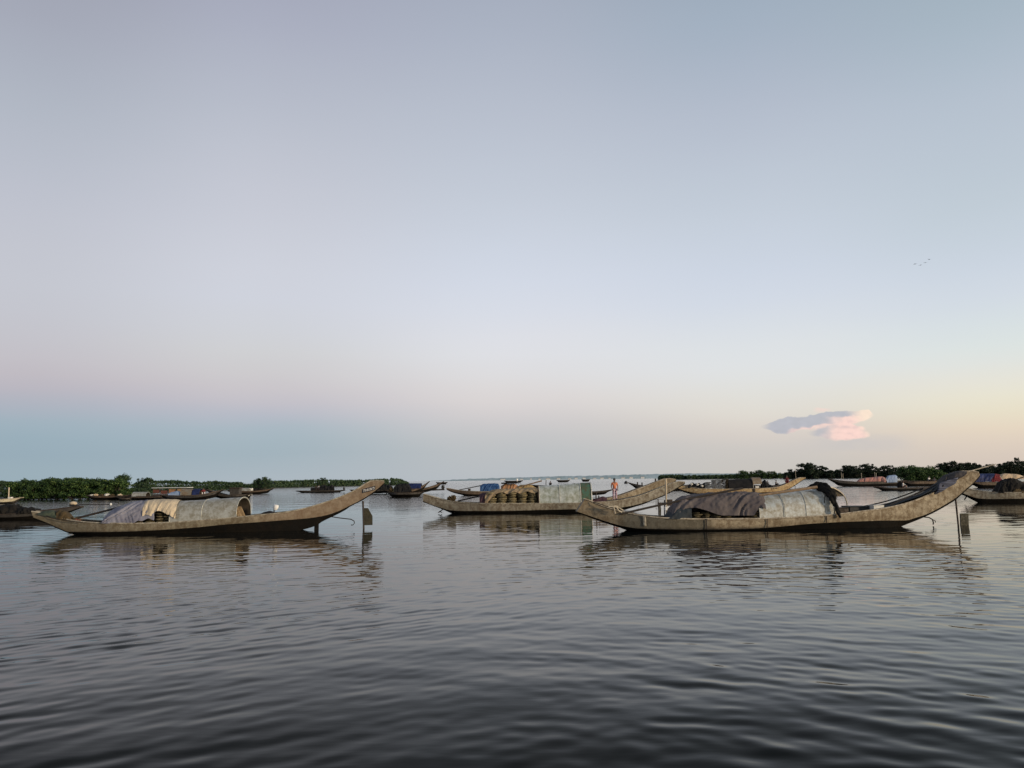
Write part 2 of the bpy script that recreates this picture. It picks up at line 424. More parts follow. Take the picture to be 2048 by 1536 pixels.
def solid(o, t=.012):
    m = o.modifiers.new('thick', 'SOLIDIFY'); m.thickness = t; m.offset = 1; return o

def trap_stack(fr, px, ytop, ybase, lat, mat, label, r=None, group=None, layers=None, seed=0, wpx=20):
    a = fr.hit(px, ybase, lat); b = fr.hit(px, ytop, lat); h = b.z - a.z; rng = random.Random(seed)
    r = r or abs(fr.hit(px + wpx / 2, ybase, lat).x - a.x); L = layers or max(4, int(h / .095)); mb = MB()
    for i in range(L):
        z = i * h / L; t = h / L * .8; rr = r * (.78 + .34 * rng.random()); ox, oy = rng.uniform(-.12, .12) * r, rng.uniform(-.1, .1) * r; tl = rng.uniform(-.06, .06)
        prof = [(0, z), (.8, z), (1, z + t * .3), (1, z + t * .7), (.8, z + t), (0, z + t)]
        rows = [[(ox + q * rr * math.cos(2 * PI * k / 12) * (1 + .16 * math.sin(2 * k + i * 2.3) + .08 * math.sin(5 * k + i)), oy + q * rr * 1.1 * math.sin(2 * PI * k / 12), zz + tl * q * math.cos(2 * PI * k / 12) * r) for k in range(12)] for q, zz in prof]
        mb.grid(rows, True)
    o = mb.build('trap_stack', mat); o.location = fr.world(a); o.rotation_euler = (0, 0, fr.psi)
    return tag(o, label, 'fish traps', group)

def pole(fr, p0, p1, lat0, lat1, r, mat, name, label, cat='pole', bend=0.0, parent=None, seg=8, r1=None, group=None):
    a = fr.hit(*p0, lat0); b = fr.hit(*p1, lat1); n = 8
    pts = [a.lerp(b, i / n) + Vector((0, 0, bend * math.sin(PI * i / n))) for i in range(n + 1)]
    rr = [r + ((r1 if r1 is not None else r) - r) * i / n for i in range(n + 1)]
    mb = MB().tube(pts, rr, seg)
    if parent: return mb.build(name, mat, parent)
    o = mb.build(name, mat, None, off=a); o.location = fr.world(a); o.rotation_euler = (0, 0, fr.psi)
    return tag(o, label, cat, group)

def lump(fr, px, py, lat, rad, mat, name, label, cat, amp=.3, fq=2.2, seed=0, group=None):
    c = fr.hit(px, py, lat); o = MB().blob((0, 0, 0), rad, amp, fq, seed, 28, 18).build(name, mat)
    o.location = fr.world(c); o.rotation_euler = (0, 0, fr.psi); return tag(o, label, cat, group)
def crate(fr, x0, y0, x1, y1, lat, dep, mat, name, label, cat, group=None, wall=.03):
    """open-topped or lidded box between two pixel corners (x0,y0 upper left)"""
    a = fr.hit(x0, y1, lat); b = fr.hit(x1, y0, lat); c = Vector(((a.x + b.x) / 2, lat + dep / 2, a.z)); w, h = b.x - a.x, b.z - a.z
    mb = MB().box((0, 0, h * .44), (w, dep, h * .88)); mb.box((0, 0, h * .94), (w * 1.05, dep * 1.05, h * .12))
    o = mb.build(name, mat, smooth=False); o.location = fr.world(c); o.rotation_euler = (0, 0, fr.psi)
    bv = o.modifiers.new('bevel', 'BEVEL'); bv.width = min(w, h) * .06; bv.segments = 2
    return tag(o, label, cat, group)

def rudder(B, post, blade, lat=0.0, rp=.028, th=.04, mp=None, mbm=None):
    r = MB().tube([B.fr.hit(*post[0], lat), B.fr.hit(*post[1], lat)], rp, 8)
    root = B.root; o = r.build('rudder_post', mp or M['pole_dark'], root)
    pts = [B.fr.hit(x, y, lat) for x, y in blade]; n = len(pts)
    mb = MB(); mb.add([p + Vector((0, -th / 2, 0)) for p in pts] + [p + Vector((0, th / 2, 0)) for p in pts],
                      [tuple(range(n)), tuple(range(2 * n - 1, n - 1, -1))] + [(i, i + n, (i + 1) % n + n, (i + 1) % n) for i in range(n)])
    b = mb.build('rudder_blade', mbm or M['wood_blade'], root, smooth=False)
def hook(B, pts, r, lat=0):
    p = [B.fr.hit(x, y, lat) for x, y in pts]
    MB().tube(p, r, 6).build('anchor_hook', M['iron'], B.root)

# ------------------------------------------------------------------ sky
SUN_AZ, SUN_EL = math.radians(118), math.radians(7)
SKY = {  # photograph column -> (row, colour) pairs read off the sky
    0:    [(-10, (163, 167, 181)), (200, (176, 182, 194)), (400, (190, 193, 204)), (560, (195, 197, 206)), (700, (194, 191, 198)), (770, (186, 181, 190)), (812, (170, 176, 189)), (850, (155, 174, 187)), (900, (148, 169, 183)), (960, (153, 173, 184))],
    512:  [(-10, (167, 171, 188)), (200, (182, 187, 200)), (400, (197, 200, 211)), (600, (206, 209, 219)), (700, (206, 206, 209)), (780, (198, 193, 199)), (825, (180, 184, 196)), (862, (164, 180, 191)), (915, (159, 176, 187)), (960, (170, 182, 191))],
    1024: [(-10, (166, 174, 190)), (200, (181, 188, 202)), (400, (196, 203, 215)), (600, (213, 218, 229)), (700, (221, 222, 227)), (790, (218, 213, 213)), (850, (203, 200, 202)), (900, (188, 191, 194)), (960, (182, 187, 192))],
    1536: [(-10, (160, 174, 190)), (200, (178, 187, 202)), (400, (194, 203, 215)), (600, (210, 217, 228)), (720, (222, 225, 227)), (800, (223, 220, 213)), (860, (214, 206, 199)), (910, (201, 197, 193)), (955, (198, 194, 188))],
    2048: [(-10, (166, 181, 194)), (200, (182, 193, 206)), (400, (192, 203, 213)), (600, (209, 217, 226)), (700, (220, 226, 224)), (790, (231, 226, 207)), (850, (228, 213, 193)), (900, (216, 202, 189)), (950, (209, 195, 183))],
}
w = bpy.data.worlds.new('World'); scene.world = w; w.use_nodes = True
nt = w.node_tree; nt.nodes.clear(); N = nt.nodes.new; L = nt.links.new
geo = N('ShaderNodeTexCoord'); sep = N('ShaderNodeSeparateXYZ'); L(geo.outputs['Generated'], sep.inputs[0])
def math_(op, a, b=None):
    n = N('ShaderNodeMath'); n.operation = op
    for i, v in enumerate((a, b)):
        if v is None: continue
        if isinstance(v, (int, float)): n.inputs[i].default_value = v
        else: L(v, n.inputs[i])
    return n.outputs[0]
nz = N('ShaderNodeTexNoise'); nz.inputs['Scale'].default_value = 2.2; nz.inputs['Detail'].default_value = 3
mpn = N('ShaderNodeMapping'); mpn.inputs['Scale'].default_value = (1, 1, 3.5); L(geo.outputs['Generated'], mpn.inputs[0]); L(mpn.outputs[0], nz.inputs['Vector'])
el = math_('MULTIPLY', math_('ARCSINE', sep.outputs[2]), 180 / PI)
wob = math_('MULTIPLY', math_('SUBTRACT', nz.outputs[0], .5), 2.0)
elw = math_('ADD', el, wob)
fac = math_('DIVIDE', math_('ADD', elw, 4.0), 94.0)
az = math_('MULTIPLY', math_('ARCTAN2', sep.outputs[0], sep.outputs[1]), 180 / PI)
cols, azs = [], []
for px, rows in SKY.items():
    e = []
    for py, c in rows:
        d = ray(px, py).normalized(); e.append((math.degrees(math.asin(d.z)), s2l(c)))
    e.sort(key=lambda q: q[0]); top = e[-1]
    z1 = tuple(k * .62 for k in top[1]); z2 = tuple(k * .42 for k in top[1])
    e = [(-4, tuple(k * .9 for k in e[0][1]))] + e + [(50, z1), (88, z2)]
    if e[1][0] < -4: e.pop(1)
    chans = [pchip([(q[0], q[1][k]) for q in e])[0] for k in range(3)]
    cr = N('ShaderNodeValToRGB'); r = cr.color_ramp; r.interpolation = 'LINEAR'
    stops = [-4, -1, 0, 1, 2, 3, 4, 5, 6, 7, 8, 9.5, 11, 13, 15, 17, 19, 21, 23.5, 26, 29, 32, 36, 42, 50, 60, 72, 88]
    for i, sdeg in enumerate(stops):
        pos = (sdeg + 4) / 94; cc = (*[max(0, ch(sdeg)) for ch in chans], 1)
        el_ = r.elements[i] if i < 2 else r.elements.new(pos)
        el_.position = pos; el_.color = cc
    L(fac, cr.inputs[0]); cols.append(cr.outputs[0]); d = ray(px, 900); azs.append(math.degrees(math.atan2(d.x, d.y)))
cur = cols[0]
for i in range(1, 5):
    mr = N('ShaderNodeMapRange'); mr.interpolation_type = 'SMOOTHSTEP'; mr.inputs[1].default_value = azs[i - 1]; mr.inputs[2].default_value = azs[i]; L(az, mr.inputs[0])
    mx = N('ShaderNodeMix'); mx.data_type = 'RGBA'; L(mr.outputs[0], mx.inputs[0]); L(cur, mx.inputs[6]); L(cols[i], mx.inputs[7]); cur = mx.outputs[2]
bg1 = N('ShaderNodeBackground'); L(cur, bg1.inputs[0]); bg1.inputs[1].default_value = 1.0
nish = N('ShaderNodeTexSky'); nish.sky_type = 'NISHITA'; nish.sun_disc = False; nish.sun_elevation = SUN_EL; nish.sun_rotation = SUN_AZ
bg2 = N('ShaderNodeBackground'); L(nish.outputs[0], bg2.inputs[0]); bg2.inputs[1].default_value = 0.004
ad = N('ShaderNodeAddShader'); L(bg1.outputs[0], ad.inputs[0]); L(bg2.outputs[0], ad.inputs[1])
wo = N('ShaderNodeOutputWorld'); L(ad.outputs[0], wo.inputs[0])
sl = bpy.data.lights.new('sun', 'SUN'); sl.energy = 3.3; sl.angle = math.radians(5); sl.color = (1.0, .80, .56)
so = bpy.data.objects.new('sun', sl); col.objects.link(so)
sd = Vector((math.sin(SUN_AZ) * math.cos(SUN_EL), math.cos(SUN_AZ) * math.cos(SUN_EL), math.sin(SUN_EL)))
so.rotation_euler = sd.to_track_quat('Z', 'Y').to_euler(); so.location = (20, -20, 30)

# ------------------------------------------------------------------ water
def build_water():
    rng = np.random.default_rng(11)
    Ds = [3.2]
    while Ds[-1] < 3000:
        d = Ds[-1]; Ds.append(d + max(.022, d * d * .00010 if d < 140 else d * .02))
    Ds = np.array([0.0, 0.6, 1.3, 2.0, 2.6] + Ds + [4200, 7000, 12000, 25000, 50000])
    dense = np.arange(-.76, .7601, .00205)
    coarse = np.linspace(.76, 2 * PI - .76, 150)[1:-1]
    th = np.concatenate([dense, coarse]); nth = len(th)
    Dg, Tg = np.meshgrid(Ds, th, indexing='ij'); X = Dg * np.sin(Tg); Y = Dg * np.cos(Tg)
    step = np.maximum(.022, Dg * Dg * .00010) + np.where(np.abs(Tg) > .765, Dg * .035, 0)
    Z = np.zeros_like(X)
    def comps(n, l0, l1, d0, spread, slope, seed):
        g = np.random.default_rng(seed); out = []
        for i in range(n):
            lam = l0 * (l1 / l0) ** ((i + g.random()) / n); ang = d0 + g.normal() * spread
            out.append((lam, ang, slope * lam / (2 * PI) / math.sqrt(n / 2), g.random() * 2 * PI))
        return out
    lowf = lambda sc, sd: (np.sin(X / sc + 1.7 * np.sin(Y / sc * .8 + sd) + sd) * np.sin(Y / sc * 1.3 + 1.2 * np.sin(X / sc * .9 + 2 * sd)))
    side = np.clip((Tg + .15) / .5, 0, 1)                       # left of the view / right of the view
    near = np.clip((15 - Dg) / 7, 0, 1)
    # crests: left field rises to the right, right field falls to the right; small cross chop everywhere
    sets = [(comps(30, .17, .48, PI / 2 + .55, .36, .060, 1), (1 - side) * (.55 + .45 * lowf(3.1, 1.0))),
            (comps(30, .19, .62, PI / 2 - .50, .45, .040, 2), (.12 + side) * (.65 + .35 * lowf(2.7, 2.3))),
            (comps(14, .7, 2.0, PI / 2 + .02, .7, .014, 3), 1 + 0 * X),
            (comps(10, .22, .5, PI / 2 + .05, .8, .016, 4), .45 + .55 * lowf(4.4, 4.0)),
            (comps(24, .25, .75, PI / 2 + .04, .55, .044, 6), np.clip((Dg - 9) / 9, 0, 1) * (1 - .45 * np.clip((Dg - 17) / 6, 0, 1)) * (1 - 0 * Dg) * (.7 + .4 * lowf(6.1, 1.9))),
            (comps(8, 3.5, 9, PI / 2 + .1, .5, .005, 5), 1 + 0 * X)]
    for cs, amp in sets:
        for lam, ang, a, ph in cs:
            kx, ky = math.cos(ang) * 2 * PI / lam, math.sin(ang) * 2 * PI / lam
            vis = np.clip((lam * 1.0 - 2.6 * step) / (lam * .5), 0, 1)
            Z += a * amp * vis * np.sin(kx * X + ky * Y + ph)
    Z *= (.80 + .12 * near) * (1 - .35 * np.clip((Dg - 16) / 6, 0, 1)) * np.clip((400 - Dg) / 300, 0, 1)
    n, m = X.shape
    me = bpy.data.meshes.new('water'); me.vertices.add(n * m)
    co = np.stack([X, Y, Z], -1).reshape(-1).astype(np.float32); me.vertices.foreach_set('co', co)
    i = np.arange(n - 1)[:, None] * m; j = np.arange(m)[None, :]; k = (j + 1) % m
    q = np.stack([i + j, i + m + j, i + m + k, i + k], -1).reshape(-1, 4)[:, ::-1]; nf = len(q)
    me.loops.add(nf * 4); me.loops.foreach_set('vertex_index', q.reshape(-1).astype(np.int32))
    me.polygons.add(nf); me.polygons.foreach_set('loop_start', (np.arange(nf) * 4).astype(np.int32)); me.polygons.foreach_set('loop_total', np.full(nf, 4, np.int32))
    me.polygons.foreach_set('use_smooth', np.ones(nf, bool)); me.update(calc_edges=True)
    if me.polygons[nf // 3].normal.z < 0: me.flip_normals()
    t = NT('water'); tc = t.new('ShaderNodeTexCoord'); v = tc.outputs['Object']
    ln = t.new('ShaderNodeVectorMath', operation='LENGTH'); t.link(v, ln.inputs[0])
    b = t.b; b.inputs['IOR'].default_value = 1.333; b.inputs['Specular IOR Level'].default_value = 0
    t.link(t.mix(t.rng(t.noise(v, .15, 3), .35, .65), (.006, .008, .008), (.009, .010, .009)), b.inputs['Base Color'])
    t.link(t.rng(ln.outputs['Value'], 25, 160, .02, .11), b.inputs['Roughness'])
    h1 = t.noise(v, 2.4, 3, .5, (.55, 1.25, 1)); h2 = t.noise(v, .9, 3, .5, (.5, 1.2, 1))
    far = t.rng(ln.outputs['Value'], 30, 85, 0, 1)
    bm = t.new('ShaderNodeBump'); bm.inputs['Distance'].default_value = .055; t.link(t.rng(far, 0, 1, .06, .85), bm.inputs['Strength']); t.link(h1, bm.inputs['Height'])
    bm2 = t.new('ShaderNodeBump'); bm2.inputs['Distance'].default_value = .16; t.link(t.rng(ln.outputs['Value'], 60, 200, 0, .8), bm2.inputs['Strength']); t.link(h2, bm2.inputs['Height']); t.link(bm.outputs[0], bm2.inputs['Normal'])
    t.link(bm2.outputs[0], b.inputs['Normal'])
    fr_ = t.new('ShaderNodeFresnel'); fr_.inputs[0].default_value = 1.333; t.link(bm2.outputs[0], fr_.inputs[1])
    cr_ = t.new('ShaderNodeValToRGB'); r_ = cr_.color_ramp; stops = [(0, .004), (.06, .006), (.10, .014), (.14, .034), (.20, .09), (.33, .28), (.58, .47), (.75, .74), (.86, .90), (.94, .98), (1, 1)]
    for k_, (pp_, vv_) in enumerate(stops):
        e_ = r_.elements[k_] if k_ < 2 else r_.elements.new(pp_)
        e_.position = pp_; e_.color = (vv_, vv_, vv_, 1)
    t.link(fr_.outputs[0], cr_.inputs[0])
    gl_ = t.new('ShaderNodeBsdfGlossy'); gl_.inputs['Color'].default_value = (1, 1, .99, 1); t.link(bm2.outputs[0], gl_.inputs['Normal']); t.link(b.inputs['Roughness'].links[0].from_socket, gl_.inputs['Roughness'])
    mxs = t.new('ShaderNodeMixShader'); t.link(cr_.outputs[0], mxs.inputs[0]); t.link(b.outputs[0], mxs.inputs[1]); t.link(gl_.outputs[0], mxs.inputs[2]); t.link(mxs.outputs[0], t.n['Material Output'].inputs[0])
    me.materials.append(t.m)
    o = bpy.data.objects.new('water', me); col.objects.link(o); tag(o, kind='structure')
build_water()

# ------------------------------------------------------------------ people
def skin_obj(name, verts, edges, mat, parent, sub=1):
    me = bpy.data.meshes.new(name); me.from_pydata([v[0] for v in verts], edges, []); me.materials.append(mat)
    o = bpy.data.objects.new(name, me); col.objects.link(o); o.parent = parent
    md = o.modifiers.new('skin', 'SKIN'); md.use_smooth_shade = True
    sv = me.skin_vertices[0].data
    for i, v in enumerate(verts):
        r = v[1]; sv[i].radius = (r if isinstance(r, tuple) else (r, r)); sv[i].use_root = (i == 0)
    s = o.modifiers.new('sub', 'SUBSURF'); s.levels = sub; s.render_levels = sub
    return o
def person(label, world, h, face, pose='stand', shirt='orange_shirt', trousers='pants', lean=0.0, group=None):
    root = thing('person', label, 'person', world, face, group)
    k = h; J = {}
    if pose == 'stand':
        J = dict(pel=(0, 0, .53), wai=(0, 0, .61), che=(0, .005, .74), nec=(0, .01, .835), hea=(0, 0, .905), cro=(0, .005, .955),
                 hL=(-.052, 0, .51), kL=(-.058, -.01, .28), aL=(-.055, .012, .045), tL=(-.062, -.085, .018), hR=(.052, 0, .51), kR=(.06, .0, .28), aR=(.062, .012, .045), tR=(.075, -.08, .018),
                 sL=(-.105, .005, .805), eL=(-.135, .02, .64), wL=(-.11, -.055, .52), sR=(.105, .005, .805), eR=(.14, .015, .64), wR=(.12, -.06, .53))
    else:
        J = dict(pel=(0, 0, .06), wai=(0, .01, .14), che=(0, -.01, .27), nec=(0, -.03, .365), hea=(0, -.045, .435), cro=(0, -.045, .485),
                 hL=(-.052, -.01, .05), kL=(-.09, -.21, .17), aL=(-.07, -.24, -.02), tL=(-.07, -.32, -.04), hR=(.052, -.01, .05), kR=(.09, -.2, .18), aR=(.08, -.23, -.02), tR=(.08, -.31, -.04),
                 sL=(-.105, -.02, .335), eL=(-.14, -.06, .19), wL=(-.09, -.19, .17), sR=(.105, -.02, .335), eR=(.14, -.07, .19), wR=(.08, -.2, .19))
    S = {a: Vector(b) * k + Vector((lean * b[2] * k, 0, 0)) for a, b in J.items()}
    names = ['pel', 'wai', 'che', 'nec', 'hea', 'cro', 'hL', 'kL', 'aL', 'tL', 'hR', 'kR', 'aR', 'tR', 'sL', 'eL', 'wL', 'sR', 'eR', 'wR']
    rad = dict(pel=(.072, .055), wai=(.062, .048), che=(.078, .055), nec=.030, hea=(.046, .052), cro=.040, hL=.046, kL=.034, aL=.021, tL=.016, hR=.046, kR=.034, aR=.021, tR=.016, sL=.030, eL=.022, wL=.015, sR=.030, eR=.022, wR=.015)
    V = [(tuple(S[n]), tuple(r * k for r in rad[n]) if isinstance(rad[n], tuple) else rad[n] * k) for n in names]
    ix = {n: i for i, n in enumerate(names)}
    E = [(ix[a], ix[b]) for a, b in (('pel', 'wai'), ('wai', 'che'), ('che', 'nec'), ('nec', 'hea'), ('hea', 'cro'), ('pel', 'hL'), ('hL', 'kL'), ('kL', 'aL'), ('aL', 'tL'), ('pel', 'hR'), ('hR', 'kR'), ('kR', 'aR'), ('aR', 'tR'), ('che', 'sL'), ('sL', 'eL'), ('eL', 'wL'), ('che', 'sR'), ('sR', 'eR'), ('eR', 'wR'))]
    for sd_ in 'LR':
        e_, w_ = S['e' + sd_], S['w' + sd_]; d = (w_ - e_).normalized(); sx = -1 if sd_ == 'L' else 1
        pm = w_ + d * .04 * k; V.append((tuple(pm), .016 * k)); pi = len(V) - 1; E.append((ix['w' + sd_], pi))
        for q, (off, ln) in enumerate(((-.015, .038), (-.005, .044), (.005, .04), (.014, .032))):
            b1 = pm + Vector((off * k, 0, 0)) + d * .02 * k; b2 = b1 + (d + Vector((0, -.3, -.3))).normalized() * ln * k * .6
            V.append((tuple(b1), .0055 * k)); E.append((pi, len(V) - 1)); V.append((tuple(b2), .0048 * k)); E.append((len(V) - 2, len(V) - 1))
        th_ = w_ + d * .02 * k + Vector((-sx * .022 * k, -.012 * k, 0)); V.append((tuple(th_), .006 * k)); E.append((ix['w' + sd_], len(V) - 1))
    nose = S['hea'] + Vector((0, -.056 * k, -.004 * k)); V.append((tuple(nose), .007 * k)); E.append((ix['hea'], len(V) - 1))
    body = skin_obj('body', V, E, M['skin'], root, 2)
    def garment(nm, jn, ed, scale, mat):
        vv = [(tuple(S[a]) if isinstance(a, str) else tuple(a), (tuple(r * k * scale for r in rr) if isinstance(rr, tuple) else rr * k * scale)) for a, rr in jn]
        skin_obj(nm, vv, ed, mat, root, 1)
    uaL = S['sL'].lerp(S['eL'], .75); uaR = S['sR'].lerp(S['eR'], .75)
    garment('shirt', [('che', (.083, .062)), ('wai', (.070, .058)), ('pel', (.074, .06)), ('sL', .036), (uaL, .031), ('sR', .036), (uaR, .031)], [(0, 1), (1, 2), (0, 3), (3, 4), (0, 5), (5, 6)], 1.08, M[shirt])
    lL = S['kL'].lerp(S['aL'], .8); lR = S['kR'].lerp(S['aR'], .8)
    garment('trousers', [('pel', (.076, .06)), ('hL', .053), ('kL', .043), (lL, .034), ('hR', .053), ('kR', .043), (lR, .034)], [(0, 1), (1, 2), (2, 3), (0, 4), (4, 5), (5, 6)], 1.08, M[trousers])
    c = (S['hea'] + S['cro']) / 2
    MB().blob((c.x, c.y + .010 * k, c.z + .018 * k), (.052 * k, .056 * k, .046 * k), .1, 3, 2, 16, 10).build('hair', M['hair'], root)
    for sx in (-1, 1):
        MB().blob((S['hea'].x + sx * .019 * k, -.049 * k + S['hea'].y, S['hea'].z + .012 * k), (.007 * k, .004 * k, .004 * k), 0, 1, 0, 8, 6).build('eye', M['black'], root)
        MB().blob((S['hea'].x + sx * .050 * k, S['hea'].y + .005 * k, S['hea'].z + .003 * k), (.006 * k, .011 * k, .017 * k), 0, 1, 0, 8, 6).build('ear', M['skin'], root)
    MB().blob((S['hea'].x, -.048 * k + S['hea'].y, S['hea'].z - .022 * k), (.015 * k, .005 * k, .004 * k), 0, 1, 0, 8, 6).build('mouth', M['tarp_red'], root)
    return root

# ------------------------------------------------------------------ boat A : left, in the foreground
frA = frame_for(350, 1064, math.radians(6), 28.3)
A = make_boat('wooden_boat', 'olive brown covered boat with a black number plate on its raised stern', frA,
    [(63, 1023), (72, 1024), (90, 1028), (112, 1033), (140, 1040), (170, 1044), (205, 1046), (260, 1047), (340, 1045), (400, 1041), (470, 1035), (520, 1030), (560, 1026), (600, 1019), (640, 1008), (680, 994), (707, 982), (724, 972), (738, 963), (748, 960.5), (767, 962)],
    [(67, 1035), (90, 1044), (115, 1055), (140, 1064), (200, 1064), (250, 1063), (300, 1061), (350, 1058), (400, 1054), (450, 1049), (520, 1044), (560, 1041), (620, 1036), (650, 1031), (675, 1023), (700, 1011), (720, 1001), (740, 989), (755, 978), (768, 966)],
    [(67, 1037), (90, 1046), (115, 1057), (140, 1067), (200, 1078), (300, 1085), (500, 1084), (575, 1070), (600, 1061), (618, 1056), (630, 1052), (642, 1044), (652, 1039), (665, 1033), (690, 1020), (700, 1013), (720, 1003), (740, 991), (755, 980), (768, 968)],
    1.5, (M['hull_a'], M['tar'], M['deck'], M['rim_a']), eL=.22, eR=.16, n=110)
roof(A, [(338, 1046), (472, 1036)], [(340, 1003), (400, 1000), (482, 994.5)], .66, M['sheet'], k=.22, inner=M['sheet_in'], seams=(.0, .47, 1.0), seam_r=.012, power=.7)
rudder(A, ((726, 1002), (728, 1080)), [(728.5, 1016), (736, 1016), (745, 1032), (745, 1050), (728.5, 1050.5)], rp=.036, th=.06)
hook(A, [(660, 1033), (680, 1036), (702, 1038.5), (708, 1042), (709, 1046), (706, 1050), (702, 1050)], .02)
sk = [A.fr.hit(x, y, 0) for x, y in ((629, 1048), (637.5, 1044), (637, 1072), (628, 1072))]
MB().hexa([p + Vector((0, -.04, 0)) for p in sk] + [p + Vector((0, .04, 0)) for p in sk]).build('skeg', M['tar'], A.root, smooth=False)
for a_ in ((500, 1033), (585, 1024)): pass
pole(frA, (155, 1036), (296, 1000), .1, .1, .042, M['pole_dark'], 'oar', 'dark oar rising from the olive boat bow into the slate cloth heap', 'oar', r1=.03)
tarp(frA, [(203, 1047), (308, 1046)], [(203, 1044), (212, 1030), (226, 1020), (250, 1008), (275, 1002), (300, 1000.5), (308, 1003)], .72, M['tarp_blue'], 'draped_cloth', 'slate blue cloth draped over the front of the olive boat load', 'cloth',
     hem=lambda u: .0 if u < .6 else .07 * sst(.6, .85, u) + .02 * math.sin(u * 30), folds=(8, .05, 1.5), seed=3, box=.8, rough=.035)
tarp(frA, [(284, 1046), (350, 1044)], [(284, 1004), (300, 999.5), (320, 998.5), (346, 998.5), (362, 1001)], .74, M['tarp_cream'], 'draped_cloth', 'cream cloth hanging beside the zinc roof of the olive boat', 'cloth',
     hem=lambda u: .13 + .03 * math.sin(u * 16) + .09 * sst(.25, .35, u) * (1 - sst(.65, .8, u)) - .08 * sst(.8, .9, u), folds=(16, .04, .35), seed=5, box=.7)
for i, x in enumerate((262, 280, 300, 320, 336)):
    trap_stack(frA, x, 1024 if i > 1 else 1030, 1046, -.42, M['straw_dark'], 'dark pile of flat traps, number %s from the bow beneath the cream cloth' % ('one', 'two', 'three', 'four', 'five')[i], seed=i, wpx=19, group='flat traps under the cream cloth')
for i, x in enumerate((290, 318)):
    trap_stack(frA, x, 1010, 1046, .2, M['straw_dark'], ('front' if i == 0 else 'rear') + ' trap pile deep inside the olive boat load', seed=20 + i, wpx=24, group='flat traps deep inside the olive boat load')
tarp(frA, [(76, 1029), (112, 1037)], [(76, 1026), (90, 1021), (101, 1020), (110, 1024), (112, 1028)], .3, M['net_green'], 'net_heap', 'greenish grey net heap on the olive boat bow', 'fishing net', folds=(9, .02, .4), seed=8, n=50)
tarp(frA, [(112, 1037), (144, 1043)], [(112, 1024), (120, 1020), (130, 1022), (138, 1030), (144, 1039)], .34, M['net_brown'], 'net_heap', 'brown net heap behind the greenish one on the olive boat bow', 'fishing net', folds=(9, .03, .4), seed=9, n=50)
# boards inside the roof, lamp, dark mound
for i, (x0, y0, x1, y1) in enumerate(((476, 1016, 488, 1037), (482, 1014, 493, 1036))):
    a = frA.hit(x0, y0, -.1 + .25 * i); b = frA.hit(x1, y1, -.35 + .25 * i)
    d = (b - a); o = MB().hexa([a + Vector((-.06, 0, 0)), a + Vector((.06, 0, 0)), b + Vector((.07, 0, 0)), b + Vector((-.07, 0, 0)), a + Vector((-.06, .03, .03)), a + Vector((.06, .03, .03)), b + Vector((.07, .03, .03)), b + Vector((-.07, .03, .03))]).build('loose_board', M['wood_tan'], smooth=False)
    o.location = frA.world((0, 0, 0)); tag(o, ('left' if i == 0 else 'right') + ' tan board leaning inside the zinc roof opening', 'board', 'tan boards inside the zinc roof')
lp = frA.root('lamp', 'white bulb lamp on a short stick on the olive boat gunwale', 'lamp', frA.hit(548, 1027, -.3))
z0 = frA.hit(548, 1027, -.3); hh = lambda y: frA.hit(548, y, -.3).z - z0.z
MB().tube([(0, 0, 0), (0, 0, hh(1019))], .022, 8).build('stick', M['iron'], lp)
o = MB().lathe((0, 0, hh(1020)), [(0.01, 0), (.06, .01), (.095, .08), (.10, .14), (.085, .19), (.07, .2), (.005, .2)], 18).build('shade', M['white'], lp); o.rotation_euler = (0, .25, 0)
tarp(frA, [(519, 1031), (556, 1027)], [(519, 1029), (530, 1024), (538, 1022.5), (548, 1025), (556, 1026)], .35, M['tarp_black'], 'cloth_mound', 'low black cloth mound beside the white bulb lamp', 'cloth', folds=(9, .02, .4), seed=12, n=40)
# number plate
def plate(B, corners, text, colr, txtcol, name='number_plate', lat=None, pad=.88, out=.03):
    c = []
    for x, y in corners:       # lower left, lower right, upper right, upper left
        p0 = B.fr.hit(x, y, -.3); wl_ = B.w(p0.x); zt_ = B.zt(p0.x); c.append(B.fr.hit(x, y, -wl_ - out))
    o = MB().hexa([c[0], c[1], c[2], c[3]] + [p + Vector((0, .012, 0)) for p in c]).build(name, colr, B.root, smooth=False) if colr else None
    tcu = bpy.data.curves.new('lettering', 'FONT'); tcu.body = text; tcu.size = 1; tcu.offset = .014
    to = bpy.data.objects.new('lettering', tcu); col.objects.link(to); bpy.context.view_layer.update()
    me = bpy.data.meshes.new_from_object(to.evaluated_get(bpy.context.evaluated_depsgraph_get())); bpy.data.objects.remove(to)
    xs = [v.co.x for v in me.vertices]; ys = [v.co.y for v in me.vertices]; x0, x1, y0, y1 = min(xs), max(xs), min(ys), max(ys)
    for v in me.vertices:
        u = (v.co.x - x0) / (x1 - x0) * pad + (1 - pad) / 2; w_ = (v.co.y - y0) / (y1 - y0) * .62 + .19
        lo = c[0].lerp(c[1], u); hi = c[3].lerp(c[2], u); v.co = lo.lerp(hi, w_) + Vector((0, -.008, 0))
    me.materials.clear(); me.materials.append(txtcol)
    t_ = bpy.data.objects.new('lettering', me); col.objects.link(t_); t_.parent = o or B.root
plate(A, [(724.5, 986.5), (750.5, 979.5), (750.5, 971.5), (724.5, 978.5)], 'TTH 81136-TS', M['plate'], M['white'])

